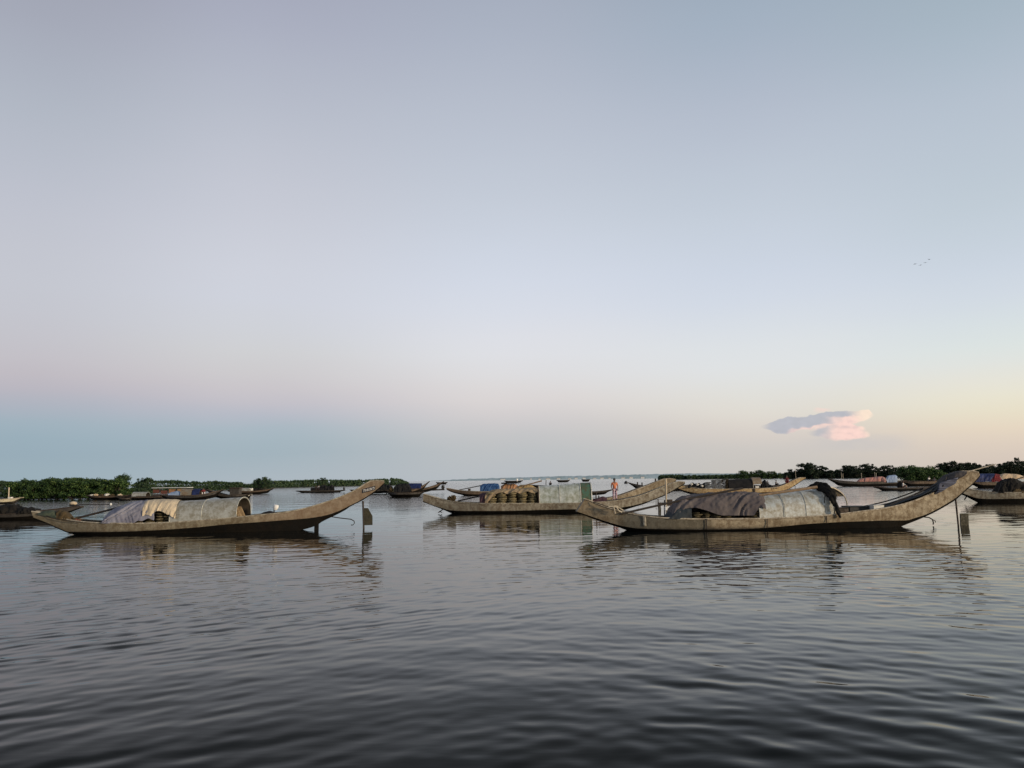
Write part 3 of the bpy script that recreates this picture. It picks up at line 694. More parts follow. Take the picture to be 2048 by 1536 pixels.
# ------------------------------------------------------------------ boat C : right, in the foreground
frC = frame_for(1400, 1062, math.radians(3), 26.3)
C = make_boat('wooden_boat', 'large ochre boat with pale zinc roof and mauve cloth, nearest on the right', frC,
    [(1170, 998), (1180, 1001), (1192, 1007), (1212, 1014), (1235, 1021), (1260, 1027), (1290, 1032), (1330, 1036), (1400, 1038), (1500, 1037.5), (1560, 1036), (1620, 1033), (1680, 1028), (1720, 1023), (1760, 1018), (1800, 1010), (1830, 1001), (1860, 988), (1885, 973), (1905, 958), (1920, 948), (1933, 942.5), (1945, 942), (1957, 945)],
    [(1154, 1023), (1180, 1032), (1210, 1042), (1245, 1052), (1280, 1057), (1400, 1059), (1480, 1058), (1540, 1055), (1628, 1047), (1710, 1043), (1780, 1041), (1812, 1041), (1830, 1036), (1849, 1030), (1874, 1018), (1900, 1003), (1911, 996), (1931, 979), (1948, 964), (1960, 950)],
    [(1154, 1025), (1180, 1035), (1210, 1046), (1245, 1057), (1258, 1062), (1300, 1072), (1500, 1080), (1740, 1078), (1780, 1064), (1800, 1054), (1812, 1049), (1830, 1042), (1849, 1034), (1874, 1022), (1900, 1007), (1911, 1000), (1931, 982), (1948, 967), (1960, 953)],
    1.65, (M['hull_c'], M['tar'], M['deck'], M['rim_c']), eL=.25, eR=.18, rL=.25, n=120)
strip_on_side(C, 1286, 1292, .02, .8, M['rim_a'], 'hull_patch'); strip_on_side(C, 1408, 1410.5, -.02, 1, M['iron'], 'hull_band')
strip_on_side(C, 1529, 1531, .05, .95, M['wood_dark'], 'hull_band'); strip_on_side(C, 1648, 1650, .05, .95, M['wood_dark'], 'hull_band')
rfpt = roof(C, [(1520, 1037), (1560, 1035.5), (1668, 1030)], [(1515, 989), (1600, 981), (1652, 977)], .72, M['sheet_c'], k=.12, inner=M['sheet_in'], seams=(.0, .33, .345, .63, .90), seam_r=.014, power=.62)
# open hoop and back sheet behind the roof's stern end
e0 = frC.hit(1668, 1030, -.72).x
def extp(u, a):
    f = (1 - math.cos(a)) / 2; x = e0 + .05 + u * 1.15 * f ** 2.2; zt_ = frC.hit(1655, 975, 0).z; zb_ = C.zt(x)
    return Vector((x, -.71 * math.cos(a), zb_ + (zt_ - zb_) * max(math.sin(a), 0) ** .62))
MB().grid([[extp(i / 8, PI * (.36 + .50 * j / 16)) for j in range(17)] for i in range(9)]).build('roof_extension', M['sheet_rust'], C.root)
MB().tube([extp(1, PI * j / 30) for j in range(31)], .022, 6).build('roof_hoop', M['rope'], C.root)
rudder(C, ((1911, 996), (1919, 1074)), [(1920, 1027), (1936, 1027), (1937, 1055), (1921, 1055.5)], rp=.03, th=.05, mp=M['wood_dark'], mbm=M['wood_blade'])
hook(C, [(1848, 1034), (1858, 1035), (1865, 1039), (1867, 1046), (1866, 1049)], .022); hook(C, [(1866, 1040), (1870, 1041), (1871, 1045)], .015)
pole(frC, (1242, 1028), (1485, 976.5), -.45, -.62, .036, M['pole_dark'], 'oar', 'long dark oar lying over the mauve cloth toward the ochre boat bow', 'oar', bend=.03)
pole(frC, (1518, 990.5), (1634, 974), -.5, -.42, .045, M['bamboo'], 'bamboo_pole', 'brown bamboo pole resting along the pale zinc roof', 'pole', r1=.05)
pole(frC, (1938, 943), (1992, 928), 0, 0, .022, M['rope'], 'bamboo_rod', 'thin pale rod sticking out past the ochre boat stern tip', 'pole', r1=.012)
tarp(frC, [(1342, 1037), (1533, 1037)], [(1342, 1034), (1347, 1013), (1356, 1000), (1372, 992), (1400, 987.5), (1430, 985.5), (1480, 984), (1508, 984.5), (1524, 987), (1533, 996)], .78, M['tarp_mauve'], 'draped_cloth', 'big mauve grey cloth draped over the ochre boat load', 'cloth',
     hem=lambda u: (0 if u < .1 else .19 * sst(.1, .16, u) - .17 * sst(.2, .55, u) + .17 * sst(.86, .96, u)), folds=(5.0, .10, .9), seed=14, box=.62, n=150, m=48, rough=.05)
tarp(frC, [(1338, 1038), (1384, 1038)], [(1338, 1036), (1346, 1022), (1355, 1012), (1368, 1007), (1384, 1006)], .84, M['tarp_dark'], 'draped_cloth', 'dark slate cloth end hanging at the front of the mauve cloth', 'cloth', folds=(8, .04, .6), seed=15, box=.6, n=60)
for i, x in enumerate((1392, 1412, 1432, 1452)):
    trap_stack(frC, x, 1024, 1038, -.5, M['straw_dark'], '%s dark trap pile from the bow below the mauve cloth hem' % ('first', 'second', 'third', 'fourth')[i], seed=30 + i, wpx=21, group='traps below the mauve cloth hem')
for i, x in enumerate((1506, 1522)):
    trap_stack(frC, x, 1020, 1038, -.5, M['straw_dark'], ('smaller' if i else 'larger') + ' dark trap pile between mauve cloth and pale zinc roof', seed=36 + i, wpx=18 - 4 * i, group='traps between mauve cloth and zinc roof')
# black net slung over the roof end
fpts = [(1612, 976.5, -.1, .05), (1628, 973, -.2, .12), (1640, 970.5, -.25, .19), (1652, 977, -.4, .20), (1662, 986, -.62, .19), (1666, 997, -.80, .11), (1671, 1011, -.86, .075), (1676, 1024, -.88, .06), (1681, 1036, -.88, .035)]
mb = MB()
pts = [frC.hit(x, y, l) for x, y, l, r in fpts]
rows = []
for i, p in enumerate(pts):
    t_ = (pts[min(i + 1, len(pts) - 1)] - pts[max(i - 1, 0)]).normalized(); u_ = t_.cross(Vector((0, 1, 0))).normalized(); w_ = u_.cross(t_)
    rows.append([p + (u_ * math.cos(2 * PI * k / 22) + w_ * .7 * math.sin(2 * PI * k / 22)) * fpts[i][3] * (1 + .35 * noise.noise(Vector((i * 1.7, math.cos(2 * PI * k / 22) * 1.5, math.sin(2 * PI * k / 22) * 1.5)))) for k in range(22)])
mb.grid(rows, True); mb.f.append(tuple(range(22))[::-1]); mb.f.append(tuple(range(len(mb.v) - 22, len(mb.v))))
o = mb.build('fishing_net', M['net_black'], None, off=pts[3]); o.location = frC.world(pts[3]); o.rotation_euler = (0, 0, frC.psi)
ss_ = o.modifiers.new('sub', 'SUBSURF'); ss_.levels = 2; ss_.render_levels = 2
tx = bpy.data.textures.new('net_lumps', 'CLOUDS'); tx.noise_scale = .11; dm = o.modifiers.new('lumps', 'DISPLACE'); dm.texture = tx; dm.strength = .13
tag(o, 'black fishing net slung over the end of the pale zinc roof', 'fishing net')
# stern well
crate(frC, 1676, 1015, 1697, 1031, -.35, .5, M['wood_dark'], 'storage_box', 'dark wooden box just behind the zinc roof hoop', 'box')
crate(frC, 1700, 1012, 1738, 1027, -.2, .6, M['black'], 'engine_box', 'long black engine box between the wooden box and the white box', 'box')
crate(frC, 1748, 1010, 1768, 1022, -.45, .4, M['white_dirty'], 'foam_box', 'pale foam box on the ochre boat stern deck', 'box')
tarp(frC, [(1768, 1018), (1884, 976)], [(1768, 1014), (1785, 1010), (1805, 1005), (1830, 996), (1850, 986), (1870, 973), (1884, 962)], .4, M['tarp_dark'], 'draped_cloth', 'dark sheet covering the stern gear behind the pale foam box', 'cloth', folds=(9, .04, .6), seed=17, n=80)
pole(frC, (1700, 1017), (1846, 976), .25, .25, .022, M['pole_dark'], 'oar', 'upper thin dark pole slanting along the ochre boat stern', 'oar', bend=-.1)
pole(frC, (1712, 1022), (1880, 966), -.1, -.05, .024, M['pole_dark'], 'oar', 'lower thin dark pole slanting along the ochre boat stern', 'oar', bend=-.12)
tarp(frC, [(1868, 990), (1934, 948)], [(1868, 984), (1880, 966), (1893, 951), (1905, 944.5), (1920, 943), (1934, 944)], .42, M['net_grey'], 'net_cover', 'dark grey cover bundled in the ochre boat raised stern', 'cloth', folds=(7, .05, .5), seed=18, n=70)
st = NT('striped_mat'); v = st.coords(); wv = st.new('ShaderNodeTexWave'); wv.bands_direction = 'Z'; wv.inputs['Scale'].default_value = 5; wv.inputs['Distortion'].default_value = 1.5; st.link(v, wv.inputs[0])
st.link(st.mix(st.rng(wv.outputs[1], .55, .8), (.03, .034, .055), (.11, .125, .19)), st.b.inputs['Base Color']); st.b.inputs['Roughness'].default_value = .8
c4 = [frC.hit(x, y, -.44) for x, y in ((1873, 989), (1912, 966), (1916, 954), (1878, 966))]
g_ = MB().grid([[c4[0].lerp(c4[1], i / 12).lerp(c4[3].lerp(c4[2], i / 12), j / 8) + Vector((0, .02 * math.sin(i + j), 0)) for i in range(13)] for j in range(9)])
o = g_.build('woven_mat', st.m, None, off=c4[0]); o.location = frC.world(c4[0]); o.rotation_euler = (0, 0, frC.psi); tag(solid(o), 'blue striped mat under the dark grey cover in the raised stern', 'mat')
# rope on the bow
rp = [frC.hit(x, y, l) for x, y, l in ((1186, 1004, -.3), (1200, 1008, -.42), (1214, 1013, -.47), (1226, 1016, -.5), (1236, 1016, -.5))]
o = MB().tube(rp, .014, 6).build('mooring_line', M['iron'], None, off=rp[0]); o.location = frC.world(rp[0]); o.rotation_euler = (0, 0, frC.psi); tag(o, 'dark mooring line along the ochre boat bow', 'rope')
mb = MB()
for pts_ in (((1217, 1013), (1228, 1013), (1236, 1015)), ((1229, 1011), (1234, 1016), (1238, 1022), (1244, 1025)), ((1227, 1014), (1229, 1021), (1230, 1027)), ((1232, 1012), (1240, 1017), (1247, 1021))):
    mb.tube([frC.hit(x, y, -.62) for x, y in pts_], .024, 6)
c_ = frC.hit(1232, 1016, -.62); o = mb.build('rope_knot', M['rope'], None, off=c_); o.location = frC.world(c_); o.rotation_euler = (0, 0, frC.psi); tag(o, 'pale rope knot tied on the ochre boat bow gunwale', 'rope')
# handle on the roof
hp = [frC.hit(x, y, -.64) for x, y in ((1651, 993), (1647.5, 993.5), (1647.5, 1005), (1650, 1006))]
MB().tube([p + Vector((0, -.05, 0)) for p in hp], .012, 6).build('roof_handle', M['iron'], C.root)

# ------------------------------------------------------------------ boat B : middle distance, centre
frB = frame_for(1000, 1025, 0.0, 41.5)
B = make_boat('wooden_boat', 'tan boat in the middle with net covered traps and a green ended roof', frB,
    [(846.5, 988), (856, 991), (870, 995), (885, 999), (905, 1003), (930, 1005.5), (970, 1007), (1080, 1007), (1160, 1006), (1200, 1004), (1235, 1001), (1262, 996), (1290, 988), (1310, 980), (1330, 972), (1347, 965.5), (1358, 963), (1370, 964)],
    [(846, 1002), (860, 1008), (880, 1015), (900, 1020.5), (930, 1022), (1000, 1022), (1080, 1020), (1160, 1018.5), (1220, 1018), (1250, 1014), (1275, 1009), (1300, 1001), (1325, 991), (1345, 981), (1358, 973), (1370, 966)],
    [(846, 1004), (870, 1013), (890, 1021), (905, 1027), (950, 1034), (1180, 1034), (1225, 1026), (1245, 1021), (1265, 1015), (1285, 1009), (1305, 1001), (1325, 993), (1345, 983), (1358, 975), (1370, 968)],
    1.6, (M['hull_b'], M['tar'], M['deck'], M['rim_a']), eL=.25, eR=.2, n=100)
roof(B, [(1078, 1007), (1163, 1006)], [(1076, 972), (1163, 966)], .68, M['sheet_b'], k=0, inner=M['sheet_in'], seams=(.01, .49, .985), seam_r=.02, power=.62)
roof(B, [(1164, 1006), (1184, 1004.5)], [(1163, 965.5), (1176, 965)], .66, M['green_door'], k=0, inner=M['sheet_in'], seams=(.98,), seam_r=.03, power=.62, name='roof_end_panel')
pole(frB, (1076, 970), (1078, 1007), -.7, -.7, .035, M['wood_dark'], 'roof_post', '', parent=B.root)
rudder(B, ((1316, 998), (1318, 1034)), [(1318, 1008), (1321, 1008), (1323, 1030), (1319, 1030)], rp=.03)
hook(B, [(888, 1017), (884, 1020), (878, 1024)], .03); hook(B, [(876, 1025), (881, 1023.5), (884, 1025)], .025)
pole(frB, (916, 1002), (968, 990), .2, .2, .04, M['pole_dark'], 'oar', 'dark oar leaning from the middle boat bow to its purple cloth', 'oar')
tarp(frB, [(959, 1007), (976, 1007)], [(959, 988), (965, 986), (976, 984)], .62, M['tarp_purple'], 'draped_cloth', 'dark purple cloth at the front end of the middle boat load', 'cloth', folds=(20, .03, .2), seed=21, n=30)
tarp(frB, [(970, 1007), (1078, 1007)], [(970, 988), (985, 980), (1000, 978), (1030, 977), (1060, 975.5), (1078, 976)], .74, M['tarp_brown'], 'net_cover', 'brown netting draped over the trap piles of the middle boat', 'cloth',
     hem=lambda u: 0 if u < .06 else .40 * sst(.06, .2, u) + .05 * math.sin(u * 26), folds=(9, .05, .6), seed=22, box=.62)
for i, x in enumerate((983, 1004, 1025, 1045, 1065)):
    trap_stack(frB, x, 984, 1007, -.38, M['straw'], '%s trap pile from the bow under the brown netting' % ('first', 'second', 'third', 'fourth', 'fifth')[i], seed=40 + i, wpx=19, group='trap piles under the brown netting')
for i, (x, h) in enumerate(((899, 993), (904, 995), (908, 991))):
    lump(frB, x, 998 - i, .1, (.10, .10, .14), M['net_brown'], 'bow_gear', '%s lump of gear on the middle boat bow' % ('left', 'middle', 'right')[i], 'gear', .5, 3, i, 'lumps of gear on the middle boat bow')
# person standing in the stern of B
fp = frB.hit(1230, 1003, .15)
person('child standing barefoot in orange top and pale patterned trousers, back of the middle boat', frB.world((fp.x, .15, frB.hit(1230, 1000, .15).z - .12)), 1.32, math.radians(8), 'stand')
tarp(frB, [(1187, 1004.5), (1214, 1003)], [(1187, 998), (1196, 996), (1206, 993), (1214, 996)], .4, M['tarp_purple'], 'cloth_mound', 'reddish cloth mound beside the roof end of the middle boat', 'cloth', folds=(9, .03, .4), seed=26, n=30)
for i, (x, y) in enumerate(((1192, 984), (1197.5, 991))):
    pole(frB, (x, 1004), (x, y), -.2, -.2, .03, M['pole_dark'], 'mooring_post', ('taller' if i == 0 else 'shorter') + ' dark post beside the green roof end', 'post', group='dark posts beside the green roof end')
# stake with float between the middle and right boats
frS = Frame((P(1332, 1020, 38).x, 38, 0), 0)
skt = frS.root('net_stake', 'pale stake with brown box and white float between two boats', 'stake', (0, 0, 0))
b0 = Frame(frS.O, 0)
MB().tube([b0.hit(1331.5, 958, 0), b0.hit(1333.5, 1040, 0)], .045, 8).build('stake_pole', M['tarp_cream'], skt)
MB().tube([b0.hit(1329, 1000, .1), b0.hit(1329, 1034, .1)], .03, 8).build('stake_pole', M['pole_dark'], skt)
def pxbox(fr, x0, y0, x1, y1, lat, dep, mat, name, parent):
    a = fr.hit(x0, y1, lat); b = fr.hit(x1, y0, lat)
    o = MB().box(((a.x + b.x) / 2, lat + dep / 2, (a.z + b.z) / 2), (b.x - a.x, dep, b.z - a.z)).build(name, mat, parent, smooth=False)
    bv = o.modifiers.new('bevel', 'BEVEL'); bv.width = .015; bv.segments = 2; return o
pxbox(b0, 1335, 999, 1345, 1012, -.05, .3, M['wood_dark'], 'crate', skt)
pxbox(b0, 1317, 1005, 1345, 1008.5, .06, .3, M['wood_dark'], 'cross_board', skt)
pxbox(b0, 1330.5, 1013.5, 1345, 1021, -.15, .35, M['white'], 'float', skt)

# ------------------------------------------------------------------ E2 : boat right behind the middle boat
frE = frame_for(1180, 1015, math.radians(0), 47.0)
E = make_boat('wooden_boat', 'tan boat tucked behind the middle boat, only its raised stern showing', frE,
    [(985, 992), (1010, 996), (1050, 999), (1120, 1000.5), (1180, 1000), (1220, 996), (1240, 991.5), (1260, 984.5), (1280, 976.5), (1300, 969), (1320, 961), (1332, 957.5), (1345, 957), (1352, 959)],
    [(985, 999), (1010, 1005), (1050, 1010), (1120, 1012), (1180, 1011), (1230, 1009), (1260, 1003), (1280, 995), (1300, 987), (1320, 978), (1335, 970), (1352, 961)],
    [(985, 1001), (1010, 1008), (1050, 1018), (1180, 1020), (1230, 1013), (1260, 1006), (1280, 998), (1300, 990), (1320, 981), (1335, 972), (1352, 963)],
    1.5, (M['hull_c'], M['tar'], M['wood_tan'], M['rim_c']), eR=.25, n=70)
tarp(frE, [(1002, 1000), (1040, 1000)], [(1002, 972), (1010, 968), (1028, 968), (1040, 974)], .6, M['tarp_orange'], 'draped_cloth', 'orange cloth under the dark board behind the middle boat', 'cloth', folds=(15, .05, .4), seed=31, n=50)
tarp(frE, [(1036, 1000), (1078, 1000)], [(1036, 972), (1046, 969), (1062, 970), (1070, 974), (1078, 978)], .6, M['tarp_yellow'], 'draped_cloth', 'yellow netting heaped behind the middle boat load', 'cloth', folds=(15, .06, .4), seed=32, n=50)
pxbox_o = MB().box((0, 0, 0), (.95, .7, .09)).build('cover_board', M['tarp_black'], smooth=False); pp = frE.hit(1018, 966, -.1); pxbox_o.location = frE.world(pp); pxbox_o.rotation_euler = (0, -.03, 0); tag(pxbox_o, 'black board lying on top of the orange cloth', 'board')
pole(frE, (1016, 980), (1084, 961.5), -.4, -.4, .04, M['bamboo'], 'bamboo_pole', 'brown pole slanting up over the yellow netting', 'pole')

def line_thing(fr, pts, r, mat, name, label, cat):
    p = [fr.hit(x, y, l) for x, y, l in pts]; o = MB().tube(p, r, 6).build(name, mat, None, off=p[0]); o.location = fr.world(p[0]); o.rotation_euler = (0, 0, fr.psi); return tag(o, label, cat)
line_thing(frA, [(70, 1026, -.1), (84, 1028, -.22), (105, 1036, -.4), (135, 1042, -.5), (165, 1045, -.6)], .013, M['iron'], 'mooring_line', 'dark mooring line lying along the olive boat bow', 'rope')
lump(frA, 146, 1039.5, -.15, (.16, .12, .08), M['net_brown'], 'rope_coil', 'small brown rope coil behind the bow nets of the olive boat', 'rope', .5, 3, 4)
lump(frA, 153, 1042, -.3, (.11, .09, .06), M['rust_red'], 'rag', 'small reddish rag on the olive boat bow', 'cloth', .5, 3, 6)
line_thing(frC, [(1780, 1010, -.4), (1800, 1001, -.42), (1822, 992, -.42), (1850, 978, -.4)], .02, M['iron'], 'rope', 'dark rope along the stern sheet of the ochre boat', 'rope')

# ------------------------------------------------------------------ generic small boats
def gboat(label, x0, x1, ywl, fb, rl=5, rr=5, mats=None, D=None, psi=0, beam=1.3, pl=3.0, pr=3.0, n=40, group=None, name='wooden_boat', hh=.6, tip=1.5, eL=.3, eR=.3):
    xc = (x0 + x1) / 2; f = frame_for(min(max(xc, 0), 2048), ywl, psi, D)
    hz = [horizon(x) for x in (x0, xc, x1)]; dd = horizon(xc)
    yw = lambda x: ywl + (horizon(x) - dd)
    T, Cn, K = [], [], []
    for i in range(15):
        t = i / 14; x = x0 + (x1 - x0) * t
        rise = rl * max(0, 1 - t / .45) ** (pl / 1.4) + rr * max(0, (t - .5) / .5) ** (pr / 1.4)
        T.append((x, yw(x) - fb - rise))
        low = rise * .95 + fb * (max(0, 1 - t / .12) + max(0, (t - .86) / .14)) * .8
        Cn.append((x, yw(x) - fb * (1 - hh) - min(low, rise + fb * hh - tip * .5))); K.append((x, yw(x) + 3 - min(low * 1.12 + (0 if .1 < t < .9 else 2), rise + fb + 2 - tip * .3)))
    m = mats or (M['hull_brown'], M['tar'], M['deck'], M['rim_a'])
    b = make_boat(name, label, f, T, Cn, K, beam, m, n=n, rows=2, eL=eL, eR=eR, group=group, rim=.03)
    b.yw = yw; return b
dark = (M['hull_dark'], M['tar'], M['deck'], M['wood_dark']); brown = (M['hull_brown'], M['tar'], M['deck'], M['wood_dark'])

# D : yellow boat right of centre
frD = frame_for(1450, 990, 0.0, 71.0)
Dd = make_boat('wooden_boat', 'yellow painted boat with stacked traps and dark arched roof, right of centre', frD,
    [(1350, 967), (1362, 970), (1380, 974), (1400, 977), (1460, 978), (1510, 977), (1545, 975.5), (1562, 972), (1578, 965), (1592, 958), (1602, 955), (1611, 955)],
    [(1351, 974), (1365, 980), (1385, 985), (1400, 987), (1460, 987), (1520, 985), (1560, 982), (1576, 978), (1590, 970), (1602, 962), (1611, 957)],
    [(1351, 976), (1365, 983), (1385, 989), (1400, 993), (1520, 994), (1550, 988), (1565, 983), (1580, 977), (1592, 970), (1602, 963), (1611, 958)],
    1.5, (M['hull_d'], M['tar'], M['deck'], M['rim_c']), n=60, eR=.2)
plate(Dd, [(1541, 980.2), (1554, 979), (1554, 974.4), (1541, 975.6)], 'TTH', None, M['black'], pad=.95, out=.04)
strip_on_side(Dd, 1508, 1513, 0, 1, M['wood_dark'], 'hull_band')
roof(Dd, [(1458, 977.5), (1508, 977)], [(1458, 959), (1508, 957)], .6, M['tarp_black'], inner=M['sheet_in'], seams=(.98,), power=.7)
roof(Dd, [(1506, 969), (1524, 968)], [(1506, 955), (1524, 955)], .6, M['sheet_rust'], inner=M['sheet_in'], power=.7, name='roof_end_panel')
for i, x in enumerate((1415, 1428, 1440, 1451)):
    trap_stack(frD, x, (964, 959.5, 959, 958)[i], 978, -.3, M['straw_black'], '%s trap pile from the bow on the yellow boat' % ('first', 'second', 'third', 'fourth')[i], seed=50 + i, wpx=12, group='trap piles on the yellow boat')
tarp(frD, [(1376, 976), (1410, 978)], [(1376, 972), (1385, 967), (1398, 970), (1410, 966)], .5, M['tarp_black'], 'cloth_mound', 'black gear mound on the yellow boat bow', 'cloth', folds=(9, .1, .4), seed=51, n=40, rough=.15)
tarp(frD, [(1524, 977), (1546, 976)], [(1524, 966), (1530, 961), (1538, 968), (1546, 973)], .5, M['tarp_black'], 'cloth_mound', 'black gear mound behind the roof of the yellow boat', 'cloth', folds=(9, .1, .4), seed=52, n=40, rough=.15)
for i, (x, y) in enumerate(((1383, 968.5), (1395, 969), (1404, 972))):
    lump(frD, x, y, -.55, (.11, .09, .09), M['white_dirty'], 'gear_bundle', ('left', 'middle', 'right')[i] + ' pale bundle on the black gear mound of the yellow boat', 'gear', .4, 3, i)
crate(frD, 1511, 972, 1518, 976, -.5, .4, M['white_dirty'], 'foam_box', 'pale foam box on the yellow boat gunwale', 'box')
person('person in a red shirt perched on the yellow boat stern', frD.world(frD.hit(1574, 966, -.2)), 1.35, math.radians(-20), 'sit', 'tarp_red', 'tarp_red')
pole(frD, (1592, 957), (1590, 936), 0, 0, .02, M['rope'], 'thin_rod', 'thin pale rod standing on the yellow boat stern', 'pole')
rudder(Dd, ((1590, 970), (1591, 992)), [(1591, 980), (1594, 980), (1595, 988), (1591, 988)], rp=.03)
D2 = gboat('dark boat mostly hidden behind the yellow boat roof', 1500, 1590, 977, 6, 2, 7, dark, beam=1.2)
person('dark seated figure behind the yellow boat roof', D2.fr.world(D2.fr.hit(1535, 972, 0)), 1.5, 0, 'sit', 'dark_shirt', 'dark_shirt')
person('dark seated figure right of the first behind the yellow boat', D2.fr.world(D2.fr.hit(1552, 971, 0)), 1.5, .6, 'sit', 'grey_cloth', 'dark_shirt')

# E1 : blue tarp boat behind the middle boat bow
frG = frame_for(980, 991, 0, 88)
E1 = make_boat('wooden_boat', 'grey brown boat with blue plastic cover behind the middle boat bow', frG,
    [(893, 976), (902, 977.5), (915, 980), (935, 982), (965, 983), (1020, 981.5), (1070, 980), (1095, 976), (1110, 972)],
    [(893, 978.5), (905, 983), (920, 986.5), (940, 988.5), (965, 989), (1020, 988), (1070, 986), (1095, 982), (1110, 974)],
    [(893, 979.5), (905, 985), (920, 989), (940, 993), (1060, 993), (1095, 984), (1110, 976)], 1.5, (M['hull_brown'], M['tar'], M['deck'], M['rim_a']), n=50)
tarp(frG, [(960, 983), (999, 982)], [(960, 972), (966, 968), (985, 966.5), (996, 967), (999, 972)], .6, M['tarp_strong_blue'], 'plastic_cover', 'bright blue plastic cover on the boat behind the middle one', 'cover', folds=(9, .08, .4), seed=61, n=50)
pole(frG, (918, 980), (975, 968.5), 0, 0, .05, M['pole_dark'], 'oar', 'thin dark oar leaning to the bright blue plastic cover', 'oar')
crate(frG, 936, 977.5, 941, 981.5, 0, .3, M['wood_dark'], 'storage_box', 'small dark box at the foot of the oar near the blue cover', 'box')
E3 = gboat('dark boat with a seated person behind the zinc roof of the middle boat', 1062, 1150, 975, 4, 2, 4, dark, D=120, beam=1.2)
person('dark figure with arms out seen above the zinc roof', E3.fr.world(E3.fr.hit(1101, 972, 0)), 1.55, PI, 'sit', 'dark_shirt', 'dark_shirt')
pole(E3.fr, (1092, 975), (1092, 960), .1, .1, .06, M['pole_dark'], 'mooring_post', 'black post left of the dark figure above the zinc roof', 'post')
pole(E3.fr, (1105, 972), (1147, 967.5), .1, .1, .05, M['pole_dark'], 'oar', 'dark oar beside the figure above the zinc roof', 'oar')
F2 = gboat('dark narrow boat bow poking out beyond the green roof end', 1120, 1224, 988, 4, 3, 4, dark, D=76, beam=1.2)
F1 = gboat('dark boat with upturned bow behind the tan raised stern', 1257, 1400, 981, 8, 9, 6, dark, D=104, beam=1.4)
for i, (x, y0, y1) in enumerate(((1275, 972, 964), (1284, 974, 965), (1311, 972, 957))):
    pole(F1.fr, (x, y0), (x, y1), -.3, -.3, .09 if i < 2 else .11, M['pole_dark'], 'mooring_post', '%s black post on the dark upturned boat' % ('left', 'middle', 'right')[i], 'post', group='black posts on the dark upturned boat')

# G : far right boats
G1 = gboat('dark boat with pink cover and light blue tent, far right', 1657, 1815, 971.5, 8, 7, 2, dark, D=122, beam=1.5, pl=2.6)
tarp(G1.fr, [(1715, 965), (1772, 964.5)], [(1715, 963), (1720, 958), (1730, 956), (1750, 954), (1765, 953), (1772, 957)], .6, M['tarp_pink'], 'draped_cloth', 'pink cloth cover on the dark boat, far right', 'cloth', folds=(4, .15, .4), seed=70, n=50)
tarp(G1.fr, [(1774, 965), (1795, 964.5)], [(1774, 956), (1778, 951), (1790, 950), (1795, 953)], .7, M['tarp_skyblue'], 'tent_cover', 'light blue tent sheet beside the pink cloth cover', 'tent', folds=(4, .05, .4), seed=71, n=40)
G2 = gboat('brown boat carrying two people, right of the light blue tent', 1806, 1912, 971, 8.5, 0, 6, brown, D=115, beam=1.5)
person('person in white shirt seated upright on the brown boat, far right', G2.fr.world(G2.fr.hit(1858, 963, 0)), 1.6, .4, 'sit', 'white_cloth', 'dark_shirt')
person('person in dark shirt seated beside the white shirted one', G2.fr.world(G2.fr.hit(1869, 964.5, 0)), 1.5, -.4, 'sit', 'grey_cloth', 'dark_shirt')
G3 = gboat('low black canoe carrying one seated person, far right', 1748, 1900, 980, 4.5, 3, 2, dark, D=86, beam=1.1)
person('person in pale clothes seated in the low black canoe', G3.fr.world(G3.fr.hit(1806, 975.5, 0)), 1.5, .9, 'sit', 'white_cloth', 'skin')
lump(G3.fr, 1800, 972, .2, (.3, .3, .45), M['net_black'], 'gear_bundle', 'black bundle behind the person in the black canoe', 'gear', .3, 2, 5)

# H, I : right edge
frH = frame_for(1990, 1003, math.radians(0), 47)
H = make_boat('wooden_boat', 'grey tan boat cut by the right edge, carrying a black net heap', frH,
    [(1926, 976), (1935, 977), (1950, 980), (1970, 983), (2000, 985), (2060, 985), (2150, 984), (2230, 980), (2290, 968), (2330, 955)],
    [(1927, 987), (1940, 992), (1955, 996.5), (1980, 998), (2060, 997), (2150, 996), (2230, 992), (2290, 980), (2330, 958)],
    [(1927, 989), (1940, 995), (1952, 1001), (1970, 1008), (2100, 1014), (2200, 1005), (2260, 990), (2330, 960)], 1.55, (M['hull_b'], M['tar'], M['deck'], M['rim_a']), eL=.3, n=70)
hook(H, [(1934, 991), (1931, 996), (1929, 1000)], .035)
tarp(frH, [(1996, 986), (2100, 986)], [(1996, 984), (2000, 972), (2006, 961), (2018, 957), (2032, 958), (2050, 966), (2075, 962), (2100, 974)], .7, M['net_black'], 'fishing_net', 'black net heap on the grey tan boat at the right edge', 'fishing net', folds=(9, .06, .4), seed=72, rough=.12)
tarp(frH, [(2026, 986), (2048, 986)], [(2026, 980), (2032, 974), (2040, 974), (2048, 980)], .78, M['net_brown'], 'net_heap', 'small brown green net heap against the black net heap', 'fishing net', folds=(9, .04, .4), seed=73, n=40)
I1 = gboat('brown boat at the right edge under blue, red and beige covers', 1936, 2150, 974, 10, 2, 6, brown, D=96, beam=1.6, eL=.5)
tarp(I1.fr, [(1950, 964), (1993, 963)], [(1950, 953), (1958, 948), (1975, 947), (1990, 948), (1993, 955)], .65, M['tarp_navy'], 'plastic_cover', 'deep blue plastic cover at the right edge', 'cover', folds=(5, .1, .4), seed=74, n=50)
tarp(I1.fr, [(1984, 964), (2004, 963)], [(1984, 955), (1990, 948), (1998, 948), (2004, 957)], .72, M['tarp_red'], 'draped_cloth', 'red cloth between the deep blue and beige covers', 'cloth', folds=(8, .1, .4), seed=75, n=40)
tarp(I1.fr, [(2000, 958), (2060, 958)], [(2000, 952), (2008, 947), (2030, 948), (2050, 953), (2060, 956)], .65, M['tarp_beige'], 'draped_cloth', 'beige cloth cover at the right edge', 'cloth', folds=(5, .1, .4), seed=76, n=50)
